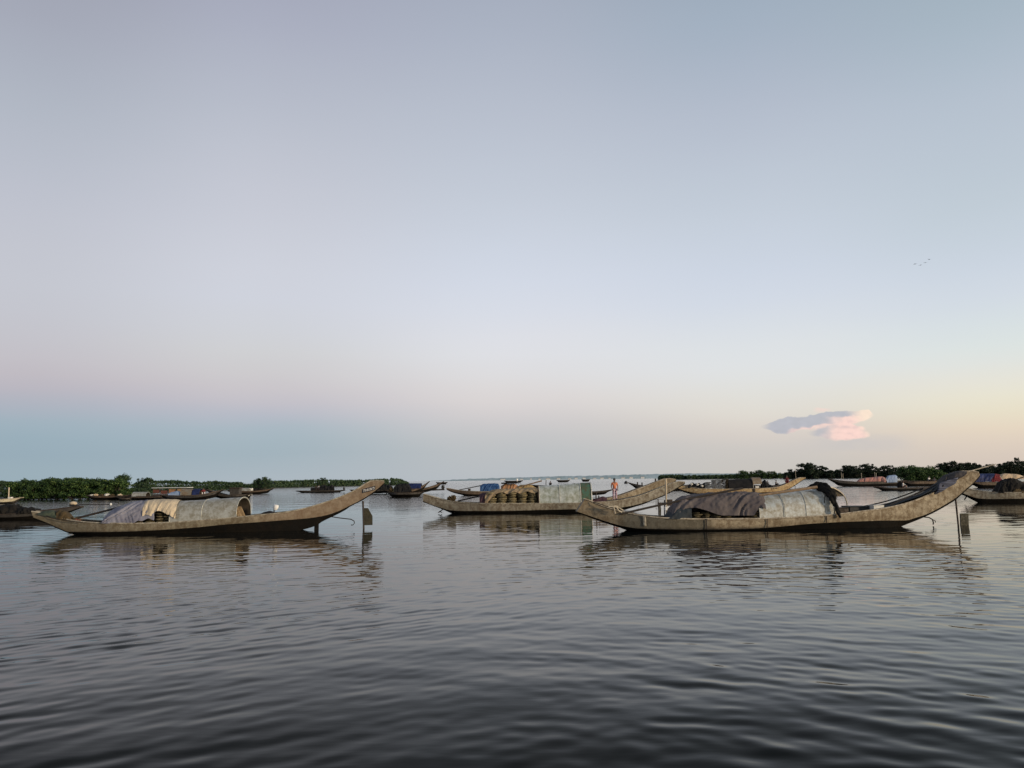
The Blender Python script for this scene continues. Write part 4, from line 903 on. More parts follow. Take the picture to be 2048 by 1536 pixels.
pole(H.fr, (2028, 960), (2060, 950), .3, .3, .03, M['pole_dark'], 'oar', 'dark oar rising from the black net heap to the right edge', 'oar')

# J, K : left edge
J = gboat('cream boat at the left edge far behind the dark net boat', -70, 43, 1006, 7, 3, 3.5, (M['hull_cream'], M['hull_dark'], M['deck'], M['rim_c']), D=76, beam=1.3, hh=.8)
crate(J.fr, 15, 994, 22, 1000, 0, .35, M['white_dirty'], 'foam_box', 'white foam box on the cream boat', 'box')
pole(J.fr, (17, 1000), (18, 975), .3, .3, .055, M['tarp_cream'], 'marker_pole', 'pale pole standing behind the white foam box', 'pole')
frK = frame_for(30, 1036, 0, 41)
K = make_boat('wooden_boat', 'dark brown motor boat at the left edge behind the olive boat bow', frK,
    [(-190, 1010), (-150, 1018), (-60, 1027), (0, 1029), (50, 1025), (75, 1022), (110, 1018), (140, 1014.5), (155, 1013), (161, 1013)],
    [(-190, 1013), (-150, 1024), (-60, 1034), (0, 1035), (50, 1033), (80, 1030), (110, 1027), (135, 1023), (150, 1018.5), (161, 1015)],
    [(-190, 1015), (-150, 1030), (-60, 1044), (20, 1045), (70, 1041), (100, 1034), (120, 1030), (140, 1024), (150, 1020), (161, 1016)], 1.3, (M['hull_dark'], M['tar'], M['deck'], M['wood_dark']), n=70)
tarp(frK, [(-80, 1032), (74, 1027)], [(-80, 1020), (-40, 1014), (0, 1010), (18, 1009), (34, 1010.5), (50, 1015), (64, 1016), (70, 1019), (74, 1024)], .62, M['net_black'], 'fishing_net', 'black net heap on the dark motor boat at the left edge', 'fishing net', folds=(8, .05, .4), seed=80, rough=.12)
eg = frK.root('outboard_engine', 'cream long tail engine on the dark motor boat at the left edge', 'engine', frK.hit(146, 1013, 0))
e0 = frK.hit(146, 1013, 0)
MB().blob((0, 0, .17), (.20, .14, .10), .12, 3, 1).build('fuel_tank', M['tarp_cream'], eg)
MB().box((-.02, 0, .06), (.26, .2, .12)).build('engine_block', M['black'], eg, smooth=False)
MB().lathe((.0, 0, 0), [(0.001, .0), (.06, .0), (.08, .03), (.001, .03)], 12).build('flywheel', M['white'], eg)
pts = [frK.hit(x, y, 0) - e0 for x, y in ((150, 1011.5), (160, 1009.5), (172, 1009), (200, 1009.3), (220, 1009))]
MB().tube(pts, [.035, .025, .02, .018, .015], 8).build('propeller_shaft', M['iron'], eg)
MB().blob(tuple(frK.hit(222, 1008.5, 0) - e0), (.05, .07, .06), .3, 3, 2, 10, 8).build('propeller', M['white'], eg)

# L : moored cluster on the left
def arch(b, x0, x1, yb, yt, mat, wr=.55, name='roof', k=0):
    return roof(b, [(x0, yb), (x1, yb)], [(x0, yt), (x1, yt)], wr, mat, inner=M['sheet_in'], n=8, m=14, power=.75, name=name, k=k, thick=.04)
L1 = gboat('brown cluttered boat under the left mangroves', 172, 262, 997, 5, 2, 2, brown, D=90)
L0 = gboat('brown boat lying behind the cluttered boat under the mangroves', 196, 290, 993, 4, 2, 3, brown, D=103)
for i, (x, y, m_) in enumerate(((184, 992, 'white_dirty'), (192, 991, 'tarp_beige'), (205, 991, 'net_brown'), (214, 990, 'white_dirty'), (224, 991, 'net_brown'), (240, 991, 'tarp_cream'))):
    lump(L1.fr, x, y, 0, (.28, .25, .16), M[m_], 'gear_bundle', '%s small bundle from the left on the cluttered brown boat' % ('first', 'second', 'third', 'fourth', 'fifth', 'sixth')[i], 'gear', .4, 3, i, 'small bundles on the cluttered brown boat')
L6 = gboat('small black skiff in front of the arched grey boat', 236, 262, 1000, 3.5, 1, 1, dark, D=84, beam=.9)
L2 = gboat('brown boat with a small grey arched roof, left background', 252, 350, 998, 5.5, 1, 3, brown, D=88)
arch(L2, 263, 291, 993, 984, M['sheet'], .6)
L3 = gboat('black hulled boat with blue covers and raised brown stern, left background', 320, 446, 999, 8, 2, 11, (M['hull_dark'], M['tar'], M['deck'], M['hull_brown']), D=84, beam=1.5, pr=2.2)
arch(L3, 360, 382, 990, 977.5, M['sheet_rust'], .65); arch(L3, 383, 398, 990, 977.5, M['tarp_navy'], .62, 'roof_cover')
tarp(L3.fr, [(336, 991), (362, 991)], [(336, 988), (345, 984), (355, 982), (362, 984)], .55, M['tarp_skyblue'], 'plastic_cover', 'pale blue cover on the black hulled boat bow', 'cover', folds=(6, .05, .3), seed=90, n=30)
person('person in a red top seated near the raised brown stern', L3.fr.world(L3.fr.hit(407, 989, 0)), 1.45, .3, 'sit', 'tarp_red', 'white_cloth')
L4 = gboat('dark boat with square cabin beside the raised brown stern', 412, 500, 996, 6, 12, 2, dark, D=86, beam=1.4, pl=2.0)
pxbox(L4.fr, 459, 976, 478, 992, -.4, .9, M['hull_dark'], 'cabin', L4.root); pxbox(L4.fr, 457.5, 975, 479.5, 977, -.5, 1.1, M['wood_dark'], 'cabin_roof', L4.root)
L7 = gboat('small pale canoe at the right end of the left cluster', 468, 503, 995, 4, 1, 2.5, (M['white_dirty'], M['tar'], M['deck'], M['wood_dark']), D=88, beam=.9, hh=.5)
L5 = gboat('red brown boat with grey box cabin beyond the left cluster', 455, 547, 986.5, 4.5, 2, 5, brown, D=118, beam=1.4, pr=2.4)
arch(L5, 477, 497, 983, 976, M['sheet'], .6)
for i, x in enumerate((503, 512, 521)):
    lump(L5.fr, x, 981, 0, (.42, .3, .32), M[('white_dirty', 'net_black', 'net_black')[i]], 'gear_bundle', ('pale bundle', 'black bundle', 'second black bundle')[i] + ' behind the grey box cabin', 'gear', .4, 2, i)
# market stall / hut behind the cluster
frT = Frame((P(345, 985, 118).x, 118, 0), 0)
hut = frT.root('riverside_hut', 'low open hut with pale green roof and red panels on the left bank', 'hut', (0, 0, 0))
pxbox(frT, 303, 974.5, 375, 976.5, -1, 2.2, M['house_wall'], 'roof', hut)
for x in (305, 320, 336, 352, 372): pxbox(frT, x, 976.5, x + 1.2, 991, -.8, .12, M['wood_dark'], 'post', hut)
pxbox(frT, 306, 979, 319, 986, -.7, .1, M['rust_red'], 'wall_panel', hut); pxbox(frT, 321.5, 981, 335, 988, -.7, .1, M['rust_red'], 'wall_panel', hut); pxbox(frT, 338, 978, 351, 988, -.7, .1, M['tarp_orange'], 'wall_panel', hut)
pxbox(frT, 300, 988, 388, 991, -1, 2.2, M['wood_dark'], 'platform', hut); pxbox(frT, 354, 977, 371, 988, -.4, .1, M['wood_tan'], 'wall_panel', hut)

# P : longtail boat in the open water
Pb = gboat('long thin dark boat with a round net drum, left of centre', 592, 690, 984, 2.6, 0.5, 0.8, dark, D=126, beam=1.0)
dr = Pb.fr.root('net_drum', 'round dark net drum on the long thin boat', 'drum', Pb.fr.hit(649, 977.5, -.1))
mb = MB(); R1 = .52
for rr_, tt in ((R1, .06), (R1 * .45, .05)):
    mb.tube([(rr_ * math.cos(2 * PI * i / 24), 0, rr_ * math.sin(2 * PI * i / 24)) for i in range(25)], tt, 6)
mb.build('rim', M['black'], dr)
for k in range(6):
    MB().tube([(0, 0, 0), (R1 * math.cos(PI * k / 3), 0, R1 * math.sin(PI * k / 3))], .035, 5).build('spoke', M['black'], dr)
tarp(Pb.fr, [(636, 982), (668, 982)], [(636, 975), (644, 971), (652, 972), (660, 973), (663, 969), (668, 972)], .4, M['tarp_black'], 'cloth_mound', 'black gear heap behind the round net drum', 'cloth', folds=(6, .1, .3), seed=92, n=40, rough=.15)
tarp(Pb.fr, [(621, 982), (636, 982)], [(621, 977), (626, 975), (630, 975), (636, 977)], .3, M['tarp_black'], 'cloth_mound', 'low black gear heap in front of the round net drum', 'cloth', folds=(6, .1, .3), seed=93, n=30, rough=.1)
person('person in dark clothes seated forward on the long thin boat', Pb.fr.world(Pb.fr.hit(632, 979, 0)), 1.35, .6, 'sit', 'dark_shirt', 'dark_shirt')
person('person in pale top seated next to the round net drum', Pb.fr.world(Pb.fr.hit(638, 978, 0)), 1.35, -.2, 'sit', 'white_cloth', 'dark_shirt')
lump(Pb.fr, 623, 979, 0, (.16, .16, .22), M['white'], 'white_can', 'white can at the front of the long thin boat load', 'can', .1)
lump(Pb.fr, 688, 977.5, 0, (.16, .16, .26), M['black'], 'outboard_motor', 'small black motor on the tip of the long thin boat', 'engine', .3)

# Q : cluster near the centre
Q0 = gboat('dark boat loaded with black bundles behind the numbered stern', 700, 792, 984, 4, 1, 2, dark, D=108)
tarp(Q0.fr, [(738, 981), (785, 981)], [(738, 974), (750, 970), (765, 969.5), (778, 969), (785, 974)], .6, M['tarp_black'], 'cloth_mound', 'black bundles behind the numbered stern', 'cloth', folds=(5, .12, .3), seed=94, n=40, rough=.15)
Q3 = gboat('rear brown boat with steeply raised stern near the centre', 790, 888, 983, 6, 1, 14, brown, D=106, beam=1.4, pr=2.3, eR=.2)
Q2 = gboat('brown boat with navy cover and raised stern near the centre', 770, 859, 987, 6, 1, 18, brown, D=94, beam=1.4, pr=2.4, eR=.2)
arch(Q2, 817, 842, 977, 966.5, M['tarp_navy'], .6, 'roof_cover')
Q1 = gboat('black boat in front of the navy covered one near the centre', 774, 848, 991.5, 6, 1.5, 1.5, dark, D=85, beam=1.4)
tarp(Q1.fr, [(788, 986), (822, 985)], [(788, 974), (795, 969), (808, 967), (817, 968), (822, 974)], .55, M['tarp_black'], 'draped_cloth', 'black cover on the foremost boat near the centre', 'cloth', folds=(6, .08, .3), seed=95, n=50, rough=.1)
hook(Q1, [(776, 984), (772, 988), (770.5, 991)], .06)
for i, x in enumerate((782, 789, 794)):
    lump(Q1.fr, x, 981.5, -.1, (.2, .2, .34), M[('net_brown', 'straw', 'net_brown')[i]], 'gear_bundle', ('left', 'middle', 'right')[i] + ' brown bundle on the foremost black boat bow', 'gear', .4, 3, i, 'brown bundles on the foremost black boat bow')
pole(Q3.fr, (862, 980), (889, 979), 0, 0, .10, M['pole_dark'], 'propeller_shaft', 'dark propeller shaft trailing behind the raised sterns', 'shaft')
lump(Q3.fr, 886, 974.5, 0, (.22, .2, .3), M['black'], 'outboard_motor', 'small black motor behind the raised sterns near the centre', 'engine', .25)

# tiny boats and buoy on the far water
tiny = [(1008, 1046, 962.2, 'far canoe with a white shirted speck left of the dark figure'), (1163, 1180, 959.6, 'far short dark canoe above the green roof end'), (1113, 1140, 960.8, 'far low canoe above the zinc roof'), (872, 895, 965.2, 'far flat canoe behind the raised sterns')]
for x0, x1, y, lb in tiny:
    b_ = gboat(lb, x0, x1, y + 1.0, 1.6, .4, .6, dark, D=330, beam=1.6, n=16, name='canoe')
lump(Frame((P(1034, 961, 325).x, 325, 0)), 1034, 960, 0, (.5, .4, .6), M['white'], 'white_bundle', 'white bundle in the far canoe left of the dark figure', 'bundle', .2)
bu = Frame((P(1252, 966, 240).x, 240, 0))
MB_ = MB().lathe((0, 0, -.1), [(.62, 0), (.60, .35), (.45, .7), (.2, .92), (.01, .98)], 18).build('buoy', M['black']); MB_.location = bu.O; tag(MB_, 'black dome buoy floating right of the standing child', 'buoy')

# ------------------------------------------------------------------ vegetation
def leaf_quads(rng, c, rad, n, size, up=.3):
    """n small leaf sprays scattered through an ellipsoid"""
    d = rng.normal(size=(n, 3)); d /= np.linalg.norm(d, axis=1)[:, None]
    r = rng.random(n) ** .45; p = np.array(c) + d * np.array(rad) * r[:, None]
    nrm = d * .7 + rng.normal(size=(n, 3)) * .6 + np.array([0, 0, up]); nrm /= np.linalg.norm(nrm, axis=1)[:, None]
    a = np.cross(nrm, rng.normal(size=(n, 3))); a /= np.linalg.norm(a, axis=1)[:, None]; b = np.cross(nrm, a)
    s = size * (.6 + .8 * rng.random(n))[:, None]
    return np.stack([p - a * s, p + b * s * .55 - nrm * s * .15, p + a * s, p - b * s * .55 + nrm * s * .1], 1)
def quads_mesh(name, Q, mat):
    n = len(Q); me = bpy.data.meshes.new(name); me.vertices.add(n * 4); me.vertices.foreach_set('co', Q.reshape(-1).astype(np.float32))
    me.loops.add(n * 4); me.loops.foreach_set('vertex_index', np.arange(n * 4, dtype=np.int32)); me.polygons.add(n)
    me.polygons.foreach_set('loop_start', np.arange(0, n * 4, 4, dtype=np.int32)); me.polygons.foreach_set('loop_total', np.full(n, 4, np.int32))
    me.update(calc_edges=True); me.materials.append(mat); return me
def tree_variant(seed, kind):
    """unit height tree: returns (crown mesh, trunk mesh)"""
    rng = np.random.default_rng(seed); Q = []; mb = MB(); rr = random.Random(seed)
    if kind == 'mangrove':
        cl = []
        for i in range(34):
            a = rr.uniform(0, 2 * PI); h = rr.uniform(.12, .86); q = .44 * math.sqrt(max(.05, 1 - ((h - .42) / .55) ** 2)) * rr.uniform(.35, 1)
            cl.append(((q * math.cos(a), q * math.sin(a), h), rr.uniform(.10, .17)))
        for c, r in cl: Q.append(leaf_quads(rng, c, (r * 1.15, r * 1.15, r * .85), 105, .030))
        stems, tr = 7, .018
    elif kind == 'dark':
        cl = []
        for i in range(38):
            a = rr.uniform(0, 2 * PI); h = rr.choice([rr.uniform(.05, .5), rr.uniform(.45, .90)]); q = (.50 if h < .5 else .42 * (1.3 - h * .6)) * rr.uniform(.1, 1)
            cl.append(((q * math.cos(a), q * math.sin(a), h), rr.uniform(.08, .14)))
        for c, r in cl: Q.append(leaf_quads(rng, c, (r * 1.12, r * 1.12, r * .95), 80, .032))
        stems, tr = 6, .022
    else:
        cl = []
        for i in range(26):
            a = rr.uniform(0, 2 * PI); h = rr.uniform(.1, .8); q = .62 * math.sqrt(max(.05, 1 - (h / .95) ** 2)) * rr.uniform(.2, 1)
            cl.append(((q * math.cos(a), q * math.sin(a), h), rr.uniform(.12, .2)))
        for c, r in cl: Q.append(leaf_quads(rng, c, (r * 1.2, r * 1.2, r * .8), 90, .036))
        stems, tr = 6, .018
    mb.tube([(0, 0, -.03), (.01, 0, .2), (-.015, .01, .42), (.01, 0, .7)], [tr * 1.8, tr * 1.4, tr, tr * .3], 7)
    for c, r in cl[:stems * 2]:
        mb.tube([(0, 0, .12 * rr.random()), (c[0] * .45, c[1] * .45, c[2] * .55), c], [tr, tr * .6, tr * .2], 5)
    for k in range(6):
        a = k * 1.05; mb.tube([(0, 0, .12), (.06 * math.cos(a), .06 * math.sin(a), .06), (.10 * math.cos(a), .10 * math.sin(a), -.04)], [tr * .5, tr * .4, tr * .3], 5)
    return np.concatenate(Q), mb
LM = {'mangrove': 'leaf_left', 'dark': 'leaf_right', 'bush': 'leaf_green'}
protos = {}
def get_proto(kind, v, leaf=None):
    key = (kind, v, leaf)
    if key not in protos:
        Q, mb = tree_variant(sum(map(ord, kind)) + v * 17, kind)
        me = quads_mesh('crown', Q, M[leaf or LM[kind]]); tm = bpy.data.meshes.new('trunk'); tm.from_pydata(mb.v, [], mb.f); tm.update(); tm.materials.append(M['bark'])
        protos[key] = (me, tm)
    return protos[key]
tr_rng = random.Random(5)
def tree(px, ytop, D, kind, name, label, group, wr=1.0, leaf=None, v=None):
    p = P(px, ytop, D); h = max(p.z, .4) / .97; me, tm = get_proto(kind, tr_rng.randrange(5) if v is None else v, leaf)
    r = thing(name, label, 'bush' if kind == 'bush' else 'tree', (p.x, D, 0), tr_rng.uniform(0, 6.28), group); r.scale = (h * wr, h * wr, h)
    for nm, m_ in (('crown', me), ('trunk', tm)):
        o = bpy.data.objects.new(nm, m_); col.objects.link(o); o.parent = r
    return r
# near left mangrove thicket: row of crowns with its own tallest tree
gl = 'mangrove trees of the thicket on the left bank'; ll = 'dense green mangrove tree of the thicket on the left bank'
topL = lin([(20, 961), (35, 957), (60, 956), (90, 955), (135, 953), (150, 952), (170, 951.5), (200, 955), (222, 957), (245, 950), (262, 962), (270, 972)])
for i in range(15):
    x = 26 + i * 15.2 + tr_rng.uniform(-3, 3)
    tree(x, topL(x) + tr_rng.uniform(0, 2.2), 97 + tr_rng.uniform(-1.5, 2), 'mangrove', 'mangrove_tree', ll, gl, wr=tr_rng.uniform(.95, 1.2))
for i in range(14):
    x = 33 + i * 16 + tr_rng.uniform(-3, 3)
    tree(x, topL(x) + tr_rng.uniform(4, 9), 94.5 + tr_rng.uniform(-.5, 1), 'mangrove', 'mangrove_tree', ll, gl, wr=tr_rng.uniform(1.1, 1.4))
tree(244, 947, 98, 'mangrove', 'mangrove_tree', 'tallest mangrove tree, at the right end of the left thicket', None, wr=.85, v=1)
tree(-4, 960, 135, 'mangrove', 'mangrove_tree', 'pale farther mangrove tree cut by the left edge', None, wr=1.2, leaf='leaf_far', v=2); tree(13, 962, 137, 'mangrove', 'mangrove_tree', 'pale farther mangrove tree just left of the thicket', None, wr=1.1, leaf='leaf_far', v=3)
gb = 'low mangrove bushes right of the thicket'
for x, y in ((268, 972), (276, 975), (284, 974), (292, 977)):
    tree(x, y, 112, 'bush', 'mangrove_bush', 'low mangrove bush just right of the left thicket', gb, wr=1.2, leaf='leaf_mid')
def belt(name, label, x0, x1, topf, D, leaf, dens, size, seed, depth=8, fr_=.5, cat='woodland'):
    """a far belt of palms and mangroves that reads as one mass"""
    rng = np.random.default_rng(seed); n = int((x1 - x0) * dens); Q = []
    Dm = D if callable(D) else (lambda x: D)
    for i in range(n):
        x = rng.uniform(x0, x1); dd = Dm(x) + rng.uniform(-.5, .5) * depth; h = P(x, topf(x) + rng.random() * 1.5, dd).z * (.86 + .14 * rng.random()) if i % 3 else P(x, topf(x), dd).z * (.3 + .3 * rng.random())
        c = P(x, 960, dd); hz = max(h, .3); k = dd / FPX
        m = 16; a = rng.uniform(-1, 1, m) * 1.25; base = np.tile(np.array([[c.x, dd, max(0, hz - 6 * k)]]), (m, 1)); dirs = np.stack([np.sin(a) * .8, rng.normal(size=m) * .5, np.cos(a)], 1)
        ln = np.minimum(hz, 6 * k) * (.6 + .4 * rng.random(m)); tip = base + dirs * ln[:, None]; mid = (base + tip) / 2 + np.array([0, 0, .06]) * ln[:, None]
        wv = np.cross(dirs, [0, 1, 0]); wv /= np.linalg.norm(wv, axis=1)[:, None] + 1e-6; wv *= (size * k)
        Q.append(np.stack([base, mid - wv, tip, mid + wv], 1))
        Q.append(leaf_quads(rng, (c.x, dd, hz * .45), (3.2 * k, 2 * k, hz * .48), 34, 1.35 * k))
    me = quads_mesh(name, np.concatenate(Q), M[leaf]); o = bpy.data.objects.new(name, me); col.objects.link(o); return tag(o, label, cat, kind='stuff')
b1 = lin([(262, 966), (280, 959), (300, 957), (320, 957.5), (345, 957), (380, 959.5), (410, 960), (430, 958.5), (455, 961), (480, 961), (492, 966), (505, 965), (516, 958), (540, 957)])
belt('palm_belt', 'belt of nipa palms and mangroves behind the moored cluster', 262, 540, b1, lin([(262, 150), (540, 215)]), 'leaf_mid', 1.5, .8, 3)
b2 = lin([(535, 959), (600, 957.5), (640, 956), (652, 956), (700, 957.5), (740, 956), (765, 955), (785, 953.5), (800, 955), (810, 959), (817, 963)])
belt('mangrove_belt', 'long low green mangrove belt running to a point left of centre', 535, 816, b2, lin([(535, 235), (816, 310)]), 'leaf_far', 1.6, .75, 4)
b3 = lin([(1318, 948), (1340, 947), (1400, 948), (1440, 947), (1500, 946), (1560, 946), (1610, 946)])
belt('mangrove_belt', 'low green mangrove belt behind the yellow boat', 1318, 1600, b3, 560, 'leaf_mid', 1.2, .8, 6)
b4 = lin([(1570, 943), (1620, 939), (1700, 939), (1800, 939), (1900, 934), (2000, 932), (2100, 932)])
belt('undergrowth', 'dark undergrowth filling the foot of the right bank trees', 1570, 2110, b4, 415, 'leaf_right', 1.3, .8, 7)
for x, y, D, lb, wr, v in ((530, 953, 205, 'feathery dark tree rising over the belt left of centre', 1.4, 1), (518, 956, 205, 'round dark tree beside the feathery one left of centre', 1.5, 2), (645, 955, 262, 'flat topped tree standing over the long low belt', 1.6, 3),
                           (287, 956, 150, 'left one of two round trees over the moored cluster', 1.3, 0), (298, 955.5, 150, 'right one of two round trees over the moored cluster', 1.3, 4)):
    tree(x, y, D, 'dark', 'broadleaf_tree', lb, None, wr=wr * .8, leaf='leaf_mid', v=v)
# right bank
for i, (x, y) in enumerate(((1474, 945), (1488, 939.5), (1506, 941), (1520, 938.5), (1536, 941), (1545, 940), (1560, 944), (1497, 944), (1528, 943))):
    tree(x, y, 470, 'bush', 'mangrove_bush', 'light green rounded bush on the bank behind the yellow boat', 'light green bushes behind the yellow boat', wr=1.15)
gr = 'dark trees along the right bank'; lr = 'dark broadleaf tree in the row along the right bank'
for x, y, wr in ((1582, 938, .8), (1590, 941, .8), (1572, 944, .9), (1604, 927, .8), (1612, 930, .7), (1622, 925.5, .75), (1630, 931, .8), (1642, 931, .8), (1650, 934, .8), (1662, 940, .8), (1676, 939, .9), (1688, 930, .8), (1698, 931, .8), (1706, 933, .8), (1717, 931, .8), (1728, 928.5, .75), (1735, 927, .7), (1744, 932, .8), (1755, 936, .9),
                 (1766, 931, .9), (1776, 930, .9), (1788, 934, .9), (1798, 937, .8), (1880, 926, .8), (1893, 924, .9), (1906, 922.5, .85), (1914, 925, .8), (1924, 926, .8), (1936, 924, .8), (1948, 925, .75), (1958, 929, .9), (1966, 928, .75), (1984, 928, .9), (1998, 927, .9), (2010, 924, .8), (2020, 922, .8), (2042, 922, .8), (2052, 928, .9), (2066, 926, .8), (2080, 924, .9), (1600, 937, 1.1), (1616, 935, 1.1), (1636, 938, 1.1), (1694, 936, 1.1), (1712, 937, 1.1), (1738, 935, 1.1), (1780, 938, 1.1),
                 (1888, 933, 1.1), (1902, 931, 1.1), (1920, 932, 1.1), (1942, 932, 1.1), (1972, 933, 1.1), (1990, 931, 1.1), (2006, 930, 1.1), (2030, 928, 1.1)):
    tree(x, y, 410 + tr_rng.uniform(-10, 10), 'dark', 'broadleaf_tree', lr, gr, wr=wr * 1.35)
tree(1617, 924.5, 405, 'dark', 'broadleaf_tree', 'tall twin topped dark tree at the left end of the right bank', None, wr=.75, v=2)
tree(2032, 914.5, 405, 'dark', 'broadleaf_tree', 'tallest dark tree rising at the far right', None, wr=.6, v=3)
for x, y in ((1812, 930), (1822, 927), (1836, 927), (1846, 928), (1858, 929), (1870, 934), (1830, 934), (1852, 936), (1864, 939), (1878, 941)):
    tree(x, y, 205, 'bush', 'mangrove_bush', 'bright green bushy tree left of the ochre stern, nearer than the dark row', 'bright green bushy trees near the ochre stern', wr=1.15)

# ------------------------------------------------------------------ banks and far shore
def bank(name, x0, x1, D0, D1, h, depth=30):
    rows = []
    for i in range(41):
        x = x0 + (x1 - x0) * i / 40; D = (D0 + (D1 - D0) * i / 40); e = min(1, i / 4, (40 - i) / 4)
        row = []
        for k, (dy, hh_) in enumerate(((-1.5, -.3), (0, h * .6), (2, h), (depth, h), (depth + 2, -.3))):
            p = P(x, 960, D + dy); row.append((p.x, D + dy + .6 * noise.noise(Vector((x * .1, k, 0))), hh_ * (e if hh_ > 0 else 1) + (.1 * noise.noise(Vector((x * .3, k, 3))) if hh_ > 0 else 0)))
        rows.append(row)
    o = MB().grid(rows).build(name, M['mud']); tag(o, kind='structure')
bank('mud_bank', -160, 272, 96, 100, .15, 12); bank('mud_bank', 262, 818, 150, 305, .15, 30); bank('mud_bank', 1560, 2300, 402, 402, .3, 60); bank('mud_bank', 1318, 1620, 470, 550, .3, 40); bank('mud_bank', 1800, 1888, 200, 206, .1, 12)
hz = NT('far_haze'); v = hz.coords(); c = hz.mix(hz.rng(hz.noise(v, .03, 5, .7, (1, 1, 3)), .35, .65), (.13, .175, .19), (.19, .24, .265)); hz.link(c, hz.b.inputs['Base Color']); hz.link(c, hz.b.inputs['Emission Color']); hz.b.inputs['Emission Strength'].default_value = .5; hz.b.inputs['Roughness'].default_value = 1  # air haze painted into the shore: pale blue-grey colour with a faint glow
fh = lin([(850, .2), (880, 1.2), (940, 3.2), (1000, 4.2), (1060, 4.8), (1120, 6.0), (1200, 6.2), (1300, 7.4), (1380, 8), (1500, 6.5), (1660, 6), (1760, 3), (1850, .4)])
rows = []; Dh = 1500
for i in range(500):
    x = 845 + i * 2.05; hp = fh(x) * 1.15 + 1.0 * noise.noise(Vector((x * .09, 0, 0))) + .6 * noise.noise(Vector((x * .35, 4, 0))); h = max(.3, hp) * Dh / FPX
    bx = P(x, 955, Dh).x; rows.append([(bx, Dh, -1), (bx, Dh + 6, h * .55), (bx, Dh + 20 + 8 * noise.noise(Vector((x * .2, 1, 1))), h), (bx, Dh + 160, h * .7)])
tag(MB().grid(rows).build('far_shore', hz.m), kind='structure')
hr = random.Random(3)
for i, x in enumerate((1003, 1008, 1043, 1062, 1079, 1096, 1117, 1139, 1152, 1168, 1189, 1204, 1219, 1246, 1262, 1285)):
    p = P(x, 958, 1470); r = thing('distant_house', 'tiny pale house on the hazy far shore', 'house', (p.x, 1470, .3), 0, 'tiny pale houses along the far shore'); wd, hg = hr.uniform(3, 8), hr.uniform(1.6, 2.8)
    MB().box((0, 0, hg / 2), (wd, 5, hg)).build('wall', M['house_wall'], r, smooth=False)
    MB().add([(-wd * .55, -2.8, hg), (wd * .55, -2.8, hg), (wd * .55, 2.8, hg), (-wd * .55, 2.8, hg), (-wd * .5, 0, hg + .9), (wd * .5, 0, hg + .9)], [(0, 1, 5, 4), (2, 3, 4, 5), (1, 2, 5), (3, 0, 4), (0, 3, 2, 1)]).build('roof', M['house_roof'], r, smooth=False)
# net stakes in front of the right bank
for i, (x, y0, y1) in enumerate(((1683, 953, 945), (1686, 953, 947), (1723, 953, 946), (1750, 953, 944), (1753, 953, 946), (1805, 953, 943))):
    a = P(x, y0, 330); b = P(x, y1, 330); o = MB().tube([(0, 0, -.5), (0, 0, b.z)], .09, 6).build('net_stake', M['rope']); o.location = (a.x, 330, 0)
    tag(o, 'thin pale net stake in front of the dark right bank', 'stake', 'thin net stakes in front of the right bank')

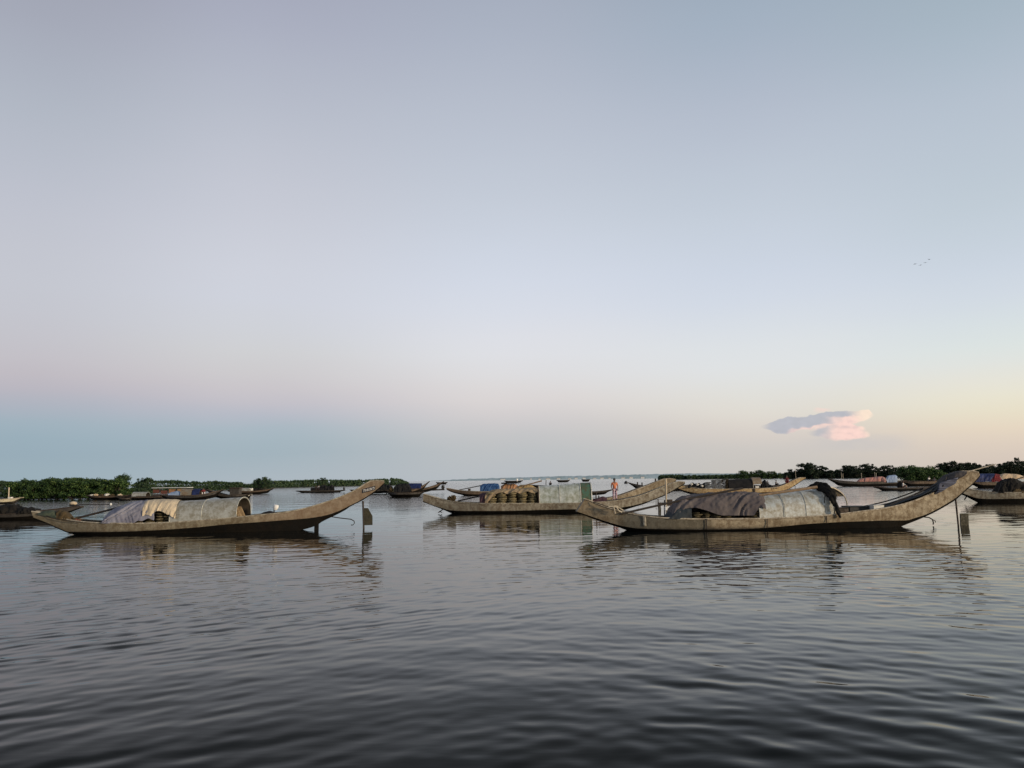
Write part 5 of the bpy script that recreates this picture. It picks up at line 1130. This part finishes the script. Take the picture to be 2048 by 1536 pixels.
# ------------------------------------------------------------------ cloud (a thin relief far out over the sea)
def build_cloud():
    Dc = 9000.0; x0, x1, y0, y1 = 1505, 1850, 808, 912; nx, ny = 460, 150
    vs = []; al = []; cc = []
    edge = lambda v, a, b: sst(a, b, v)
    up_top = lin([(1515, 853), (1530, 846), (1560, 839), (1576, 833), (1610, 832), (1640, 825), (1665, 823), (1700, 823.5), (1720, 820), (1738, 819), (1745, 826), (1752, 832)])
    up_bot = lin([(1515, 855), (1530, 857), (1555, 868), (1575, 868), (1600, 861), (1640, 855), (1680, 850), (1705, 848), (1725, 844), (1745, 838), (1752, 834)])
    lo_top = lin([(1608, 868), (1618, 860), (1640, 852), (1670, 843), (1700, 836), (1730, 830), (1746, 828)])
    lo_bot = lin([(1608, 869), (1625, 873), (1645, 876), (1665, 880), (1690, 881), (1720, 880), (1738, 874), (1746, 868)])
    for j in range(ny + 1):
        for i in range(nx + 1):
            x = x0 + (x1 - x0) * i / nx; y = y0 + (y1 - y0) * j / ny
            n1 = noise.noise(Vector((x * .028, y * .07, 0))); n2 = noise.noise(Vector((x * .065, y * .12, 4))); n3 = noise.noise(Vector((x * .16, y * .22, 8)))
            xx = x + 4 * n1 + 2 * n2; yy = y + 3.0 * n1 + 2.2 * n2 + 1.0 * n3
            a1 = edge(yy - up_top(xx), -.5, 1.8) * edge(up_bot(xx) - yy, -1.5, 3) * edge(xx, 1515, 1545) * (1 - edge(xx, 1738, 1751))
            notch = 1728 - 26 * math.exp(-((yy - 846) / 5.5) ** 2) + 10 * edge(yy, 852, 872)
            a2 = edge(yy - lo_top(xx), -1, 2.5) * edge(lo_bot(xx) - yy, -2, 4) * edge(xx, 1610, 1640) * (1 - edge(xx, notch - 4 + 5 * n2, notch + 7 + 5 * n2))
            a3 = .40 * edge(yy, 862, 884) * (1 - edge(yy, 890, 910)) * edge(xx, 1560, 1690) * (1 - edge(xx, 1770, 1845)) * (1 + .4 * n1)
            a4 = .45 * edge(yy, 815, 819) * (1 - edge(yy, 821, 827)) * edge(xx, 1622, 1640) * (1 - edge(xx, 1648, 1668))
            a = max(a1 * (.82 + .15 * edge(xx, 1680, 1720)), a2 * (.66 + .32 * edge(xx, 1650, 1690)), a3, a4)
            grey = np.array([.45, .47, .54]); pink = np.array([.98, .70, .63]); cream = np.array([1.0, .83, .66]); haze = np.array([.56, .55, .57])  # sunset light and shade painted as vertex colours, emitted by the material
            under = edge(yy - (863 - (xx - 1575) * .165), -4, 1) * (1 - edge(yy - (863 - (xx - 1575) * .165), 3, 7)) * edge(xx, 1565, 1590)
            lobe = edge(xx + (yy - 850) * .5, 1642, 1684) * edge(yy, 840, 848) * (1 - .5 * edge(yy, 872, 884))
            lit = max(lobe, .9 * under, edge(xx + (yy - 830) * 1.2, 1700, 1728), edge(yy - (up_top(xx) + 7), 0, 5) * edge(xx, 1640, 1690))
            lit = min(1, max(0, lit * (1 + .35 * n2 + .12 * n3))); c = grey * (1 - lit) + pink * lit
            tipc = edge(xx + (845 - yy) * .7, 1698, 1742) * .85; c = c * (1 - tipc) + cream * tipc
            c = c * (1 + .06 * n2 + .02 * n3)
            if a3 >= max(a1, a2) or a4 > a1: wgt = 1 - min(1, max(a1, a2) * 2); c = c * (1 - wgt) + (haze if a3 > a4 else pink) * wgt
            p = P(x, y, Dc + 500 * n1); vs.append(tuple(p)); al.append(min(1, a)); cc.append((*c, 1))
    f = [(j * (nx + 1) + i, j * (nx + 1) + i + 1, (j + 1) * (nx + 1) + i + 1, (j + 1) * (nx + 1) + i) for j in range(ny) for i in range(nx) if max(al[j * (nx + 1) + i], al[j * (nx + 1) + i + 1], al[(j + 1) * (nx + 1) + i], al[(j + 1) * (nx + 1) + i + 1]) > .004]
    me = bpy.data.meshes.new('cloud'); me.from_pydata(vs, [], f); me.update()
    ca = me.color_attributes.new('cloud_painted_light', 'FLOAT_COLOR', 'POINT'); ca.data.foreach_set('color', np.array(cc, np.float32).reshape(-1))
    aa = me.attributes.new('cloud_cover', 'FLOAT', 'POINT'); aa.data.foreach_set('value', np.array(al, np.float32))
    m = bpy.data.materials.new('cloud'); m.use_nodes = True; t = m.node_tree; t.nodes.clear(); n = t.nodes.new; l = t.links.new
    a = n('ShaderNodeAttribute'); a.attribute_name = 'cloud_painted_light'; d = n('ShaderNodeAttribute'); d.attribute_name = 'cloud_cover'
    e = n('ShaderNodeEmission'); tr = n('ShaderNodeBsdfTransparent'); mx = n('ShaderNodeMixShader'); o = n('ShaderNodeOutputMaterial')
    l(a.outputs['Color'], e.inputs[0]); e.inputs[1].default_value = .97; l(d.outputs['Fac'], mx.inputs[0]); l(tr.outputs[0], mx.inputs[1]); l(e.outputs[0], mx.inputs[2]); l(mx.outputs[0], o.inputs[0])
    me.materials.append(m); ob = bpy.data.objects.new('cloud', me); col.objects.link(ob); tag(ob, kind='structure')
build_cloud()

# ------------------------------------------------------------------ birds
for i, (x, y, flap, lb) in enumerate(((1830, 528, -.25, 'leftmost of the four small birds in flight'), (1841, 530.3, .1, 'lowest of the four small birds in flight'), (1850.5, 525.4, 0, 'third from the left of the four small birds in flight'), (1858.5, 519, .3, 'highest of the four small birds in flight'))):
    p = P(x, y, 150); r = thing('bird', lb, 'bird', p, .5 + i * .4, 'four small birds in flight'); r.scale = (1.15, 1.15, 1.3)
    MB().tube([(-.17, 0, 0), (-.1, 0, .01), (0, 0, .015), (.1, 0, .01), (.16, 0, .02), (.2, 0, .01)], [.008, .03, .05, .04, .025, .006], 8).build('body', M['bird'], r)
    for sgn in (1, -1):
        MB().add([(-.06, .03 * sgn, .02), (.07, .03 * sgn, .02), (.06, .22 * sgn, .02 + .12 * flap), (-.04, .22 * sgn, .02 + .1 * flap), (-.08, .42 * sgn, .0 + .1 * flap)], [(0, 1, 2, 3), (3, 2, 4)]).build('wing', M['bird'], r, smooth=False)
    MB().add([(-.15, -.02, 0), (-.15, .02, 0), (-.24, .04, 0), (-.24, -.04, 0)], [(0, 1, 2, 3)]).build('tail', M['bird'], r, smooth=False)
bpy.context.view_layer.update()
